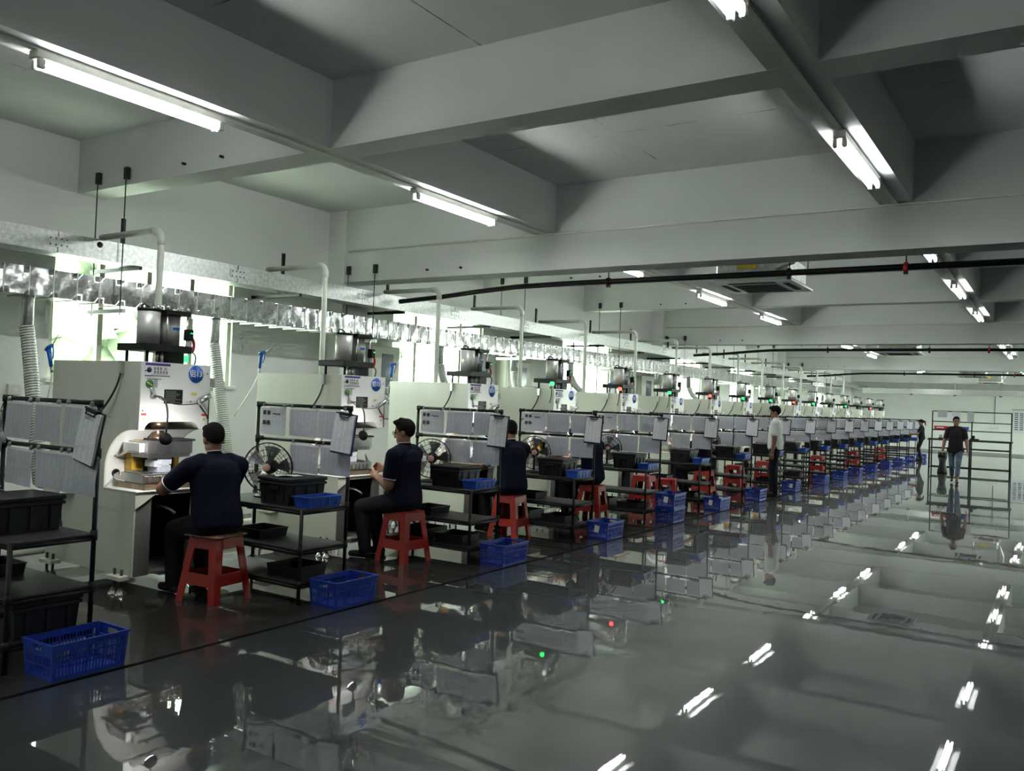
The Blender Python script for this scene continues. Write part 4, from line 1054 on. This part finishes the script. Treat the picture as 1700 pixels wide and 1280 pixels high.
person('seated worker in a navy polo with white trim, nearest the camera, back turned', (-5.44, 4.30, 0), H90-.10, NAVY, pelvis=(0, .0, .595), lean=.16, head=(-.15, .30), handL=(-.17, .47, .85), handR=(.16, .46, .86), poleL=(-.9, -.2, -.7), s=.98, bulk=1.22)
person('seated worker in a navy polo wearing glasses, holding a small part', (-5.42, 6.51, 0), H90+.16, NAVY, pelvis=(0, 0, .60), lean=.06, head=(.22, .14), handL=(-.13, .27, .82), handR=(.13, .33, .86), poleL=(-.5, -.8, -.8), s=1.02, glasses=True, spiky=True, curl=1.0, bulk=1.16)
person('seated worker in a navy polo, third in the row, head bent towards the press', (-5.50, 8.58, 0), H90-.35, NAVY, pelvis=(0, 0, .60), lean=.12, head=(-.3, .30), handL=(-.16, .46, .88), handR=(.14, .44, .88), s=1.01, bulk=1.15)
person('worker in navy on the fourth red stool, half hidden behind papers', (-5.48, 10.62, 0), H90-.1, NAVY, pelvis=(0, 0, .60), lean=.1, head=(0, .3), voxel=.009, bulk=1.15)
person('worker in navy on the sixth red stool, reaching an arm towards the wall', (-5.42, 14.86, 0), H90+.05, NAVY, pelvis=(0, 0, .60), lean=.12, handL=(-.22, .50, .98), handR=(.1, .4, .88), poleL=(-.8, -.2, -.8), head=(0, .3), voxel=.009)
person('standing man in a white short-sleeved shirt and dark trousers beside the racks', (-4.60, 16.45, 0), H90+.12, dict(top='shirt', pants='trouser', trim='shirt', lip='skin'), pelvis=(0, 0, .945), lean=.02, handL=(-.22, .02, .83), handR=(.23, .06, .85), poleL=(-.2, -1, 0), poleR=(.2, -1, 0), footL=(-.10, -.03, 0), footR=(.10, .05, 0), head=(.05, .22), s=1.0, bulk=1.1, curl=.6, voxel=.008, spiky=True, legpole=(0, 1, 0))
person('man in a dark polo and denim trousers walking up the aisle', (-2.22, 23.85, 0), math.pi+.1, dict(top='maroon', pants='denim', trim='maroon', lip='skin'), pelvis=(0, 0, .895), lean=-.01, handL=(-.27, .08, .80), handR=(.29, .0, .78), poleL=(-.7, -1, 0), poleR=(.7, -1, 0), footL=(-.04, .30, .0), footR=(.06, -.22, .02), head=(.1, .05), s=.99, curl=.5, voxel=.008, pants_cut=.72, legpole=(0, 1, 0), hem=.08, bulk=1.0)
person('woman with tied black hair standing at the far end of the row', (-4.42, 35.2, 0), H90, dict(top='trouser', pants='trouser', trim='trouser', lip='skin'), pelvis=(0, 0, .835), lean=.05, handL=(-.15, .32, .95), handR=(.15, .32, .95), footL=(-.08, 0, 0), footR=(.08, .03, 0), s=.9, pony=True, voxel=.010, legpole=(0, 1, 0))
bpy.data.scenes.remove(TMP)
# ================================================================== FAR END, WALL FITTINGS, OUTDOORS
# the right-hand wall's far-bay windows are unseen, added for daylight
bench = thing('pipe_workbench', (-3.33, 28.8, 0), label='long black pipe workbench with open shelves in front of the far wall', cat='workbench')
w = 2.09
for x in (0, 1.065, w):
    MB().cyl((x, 0, 0), (x, 0, 1.82), .018, n=10).build('post', 'black', bench)
    MB().cyl((x, -.55, 0), (x, -.55, .99), .024, n=10).build('leg', 'black', bench)
for z in (1.815, 1.505, 1.25): MB().cyl((0, 0, z), (w, 0, z), .014, n=8).build('cross_bar', 'black', bench)
MB().box(-.05, w+.05, -.60, .03, .945, .995, .004).build('worktop', 'board', bench)
for z in (.715, .15):
    b = MB(); b.cyl((0, 0, z), (w, 0, z), .016, n=8); b.cyl((0, -.55, z), (w, -.55, z), .016, n=8); b.build('rail', 'black', bench)
MB().box(0, .95, -.16, .0, 1.262, 1.272).build('shelf', 'board', bench)
for i, (x, wd, z0, z1) in enumerate([(.14, .26, 1.63, 1.80), (.52, .25, 1.66, 1.80), (.94, .18, 1.53, 1.80)]):
    s = thing('paper_sleeve', (-3.33+x, 28.78, z1), label='%s paper hung from the top bar of the far workbench' % ('left', 'pale middle', 'tall right')[i], cat='paper sleeve', group='papers on the far workbench')
    wavy(wd, z1-z0, 20+i, .003).build('sheet', 'sheet' if i != 1 else 'sheet2', s); MB().box(0, wd, -.002, .003, -.008, .012).build('sleeve_edge', 'whitel', s)
for i, (x, m, wd, lb) in enumerate([(.07, 'redbox', .36, 'long red carton'), (.44, 'redbox', .30, 'shorter red carton'), (.77, 'signblue', .22, 'blue carton')]):
    c = thing('carton', (-3.33+x, 28.72, 1.2721), label='%s on the shelf of the far workbench' % lb, cat='carton', group='cartons on the far workbench')
    MB().box(0, wd, -.06, .06, 0, .10, .004).build('carton_body', m, c); MB().box(.06, wd-.1, -.0615, -.06, .035, .065).build('carton_label', 'whitel', c)
t = thing('bench_vise', (-3.0, 28.5, .9951), label='small vise and tools on the left of the far workbench', cat='vise')
MB().box(-.12, .12, -.06, .06, 0, .03, .004).build('vise_base', 'blackp', t); MB().box(-.10, -.02, -.05, .05, .03, .11, .006).build('jaw', 'grey', t); MB().box(.03, .10, -.05, .05, .03, .10, .006).build('jaw', 'grey', t); MB().cyl((.02, 0, .06), (.22, 0, .06), .011, n=8).build('screw', 'steel', t)
t = thing('tape_dispenser', (-2.17, 28.5, .9951), label='black tape dispenser at the middle of the far workbench', cat='dispenser')
MB().box(-.12, .12, -.05, .05, 0, .04, .006).build('dispenser_base', 'blackp', t); MB().lathe([(.045, -.02), (.05, -.018), (.05, .018), (.045, .02)], (-.03, 0, .085), 'y', 16).build('tape_roll', 'blackp', t)
t = thing('waste_bin', (-2.93, 27.9, 0), label='dark waist-shaped waste bin under the far workbench', cat='waste bin')
MB().lathe([(.13, 0), (.14, .02), (.10, .22), (.09, .30), (.12, .46)], (0, 0, 0), 'z', 18).build('bin_body', 'blackp', t); MB().lathe([(.125, .46), (.13, .47), (.13, .60), (.12, .61)], (0, 0, 0), 'z', 18).build('bin_lid', 'black', t)
# posters and a conduit with a socket on the far wall
t = thing('notice_board', (-1.45, YF-.02, 1.05), label='white notice board with printed tables on the far wall', cat='notice board')
MB().box(-.45, .9, 0, .015, 0, 1.05).build('board_face', 'paper', t)
ln = MB()
for k in range(9):
    for q in range(6): ln.box(-.38+q*.2, -.24+q*.2, -.003, 0, .15+k*.09, .19+k*.09)
ln.build('board_print', 'ink', t); MB().box(-.48, .93, -.005, .016, 1.05, 1.09).build('board_frame', 'grey', t)
t = thing('wall_conduit', (-2.62, YF-.02, 0), label='thin white conduit dropping to a socket on the far wall', cat='conduit')
MB().cyl((0, 0, 1.4), (0, 0, 2.9), .02, n=8).build('conduit_tube', 'grey', t); MB().box(-.16, .16, -.04, .015, 1.2, 1.4, .008).build('socket', 'whitel', t)
# grey-green electrical cabinets on the window wall
for i, (y0, y1) in enumerate([(9.5, 10.15), (13.2, 14.1), (19.2, 20.0)]):
    c = thing('electrical_cabinet', (XW+.001, y0, 1.25), label='grey-green electrical cabinet on the window wall behind the %s press' % ORD[(2, 3, 7)[i]], cat='cabinet', group='wall electrical cabinets')
    L = y1-y0
    MB().box(0, .24, 0, L, 0, 1.12, .006).build('body', 'cream', c); d = MB().box(.24, .258, .015, L-.015, .015, 1.105, .004).build('door', 'cream', c)
    MB().box(.258, .262, L*.35, L*.75, .35, 1.0).build('door_window', 'pane', d); MB().box(.258, .285, .05, .07, .5, .62, .004).build('door_handle', 'black', d)
t = thing('wall_socket', (XW+.001, 4.42, 1.47), label='white socket box on the wall above the nearest rack', cat='socket')
MB().box(0, .05, 0, .13, 0, .11, .006).build('socket_box', 'pvc', t); MB().box(.05, .053, .05, .09, .04, .075).build('socket_plate', 'whitel', t)
# white plastic pipe run along the wall base
t = thing('floor_pipe', (-7.62, 0, 0), label='white plastic water pipe run on the floor behind the presses', cat='pipe')
MB().cyl((0, 1.0, .13), (0, 37, .13), .05, n=14).build('main_run', 'pvc', t)
for i in range(9):
    y = 3.3+2.12*i
    MB().cyl((0, y, .13), (.33, y, .13), .03, n=10).build('branch', 'pvc', t); MB().cyl((.33, y, .08), (.33, y, .33), .03, n=10).build('riser', 'pvc', t)
    MB().cyl((.15, y, .13), (.15, y, .22), .014, n=8).build('valve_stem', 'redbox', t)
    MB().box(-.03, .03, y-.4, y-.36, 0, .08).build('pipe_saddle', 'grey', t)
# a grey work glove hung on the nearest rack, small parts on its crate
g = thing('work_glove', (-5.93, 2.905, 1.36), label='grey cloth work glove hung on the wall-side post of the nearest rack', cat='glove')
b = Body(); b.ell((0, 0, -.11), (.045, .016, .07), 'grey'); b.cap((0, 0, -.05), (0, 0, .04), .03, .02, 'grey')
for k in range(4): b.cap((-.03+.02*k, 0, -.16), (-.04+.026*k, -.004*k, -.235+.01*abs(k-1.5)), .011, .009, 'grey')
b.cap((.04, 0, -.10), (.075, 0, -.155), .012, .010, 'grey')
gm = MB()
for a, c, r0, r1, k in b.caps: gm.ball(a, r0, 10, 7); gm.ball(c, r1, 10, 7); gm.tube([a, c], r0, 10, radii=[r0, r1])
for c, r, k, R in b.ells: gm.ball(c, r, 14, 10)
gm.build('glove_cloth', 'grey', g); MB().tube([(0, 0, .03), (.0, .01, .07), (.01, .015, .10)], .003, 6).build('hanging_loop', 'cable', g)
t = thing('metal_parts', (-5.42, 2.60, .9315), label='small heap of bent metal parts on the nearest black crate', cat='metal parts')
for k in range(9):
    q = random.Random(k); x, y = q.uniform(-.06, .06), q.uniform(-.05, .05)
    MB().tube([(x, y, .008), (x+q.uniform(-.04, .04), y+q.uniform(-.04, .04), .03+.01*q.random()), (x+q.uniform(-.07, .07), y+q.uniform(-.06, .06), .008)], .007, 6).build('bent_part', 'steel', t)
# outdoors: trees and a pale building beyond the windows
def tree(x, y, h, r, seed, label):
    q = random.Random(seed); t = thing('tree', (x, y, -2.0), label=label, cat='tree', group='trees outside the windows')
    MB().tube([(0, 0, 0), (.1, .05, h*.3), (0, .1, h*.6)], .16, 10, radii=[.2, .15, .08]).build('trunk', 'trunk', t)
    m = MB()
    for k in range(60):
        a, b_ = q.uniform(0, 6.28), q.uniform(-1, 1); rr = r*q.uniform(.4, 1); c = (rr*math.cos(a)*math.sqrt(1-b_*b_), rr*math.sin(a)*math.sqrt(1-b_*b_), h*.68+b_*rr*.9); s = q.uniform(.35, .7)
        o = len(m.v); m.ball(c, (s, s, s*.8), 8, 6)
        for i in range(o, len(m.v)): v = m.v[i]; m.v[i] = (v[0]+q.uniform(-.1, .1), v[1]+q.uniform(-.1, .1), v[2]+q.uniform(-.1, .1))
    m.build('crown', 'leaf', t)
tree(-17, 8.5, 7.5, 2.6, 1, 'leafy tree outside the nearest window, left panes'); tree(-23, 14.0, 6.5, 2.2, 2, 'leafy tree outside the nearest window, middle panes'); tree(-22, 23.5, 7, 2.5, 3, 'leafy tree outside the second window')
bl = thing('building', (-34, 16.5, -2), label='pale building with upright bars seen through the nearest window', cat='building')
MB().box(-6, 0, 0, 12, 0, 9).build('wall', 'facade', bl)
for k in range(10):
    f = MB().box(0, .06, .6+k*1.1, 1.2+k*1.1, 4.6, 6.6).build('window', 'facade', bl); MB().box(.06, .08, .68+k*1.1, 1.12+k*1.1, 4.7, 6.5).build('pane', 'pane', f)
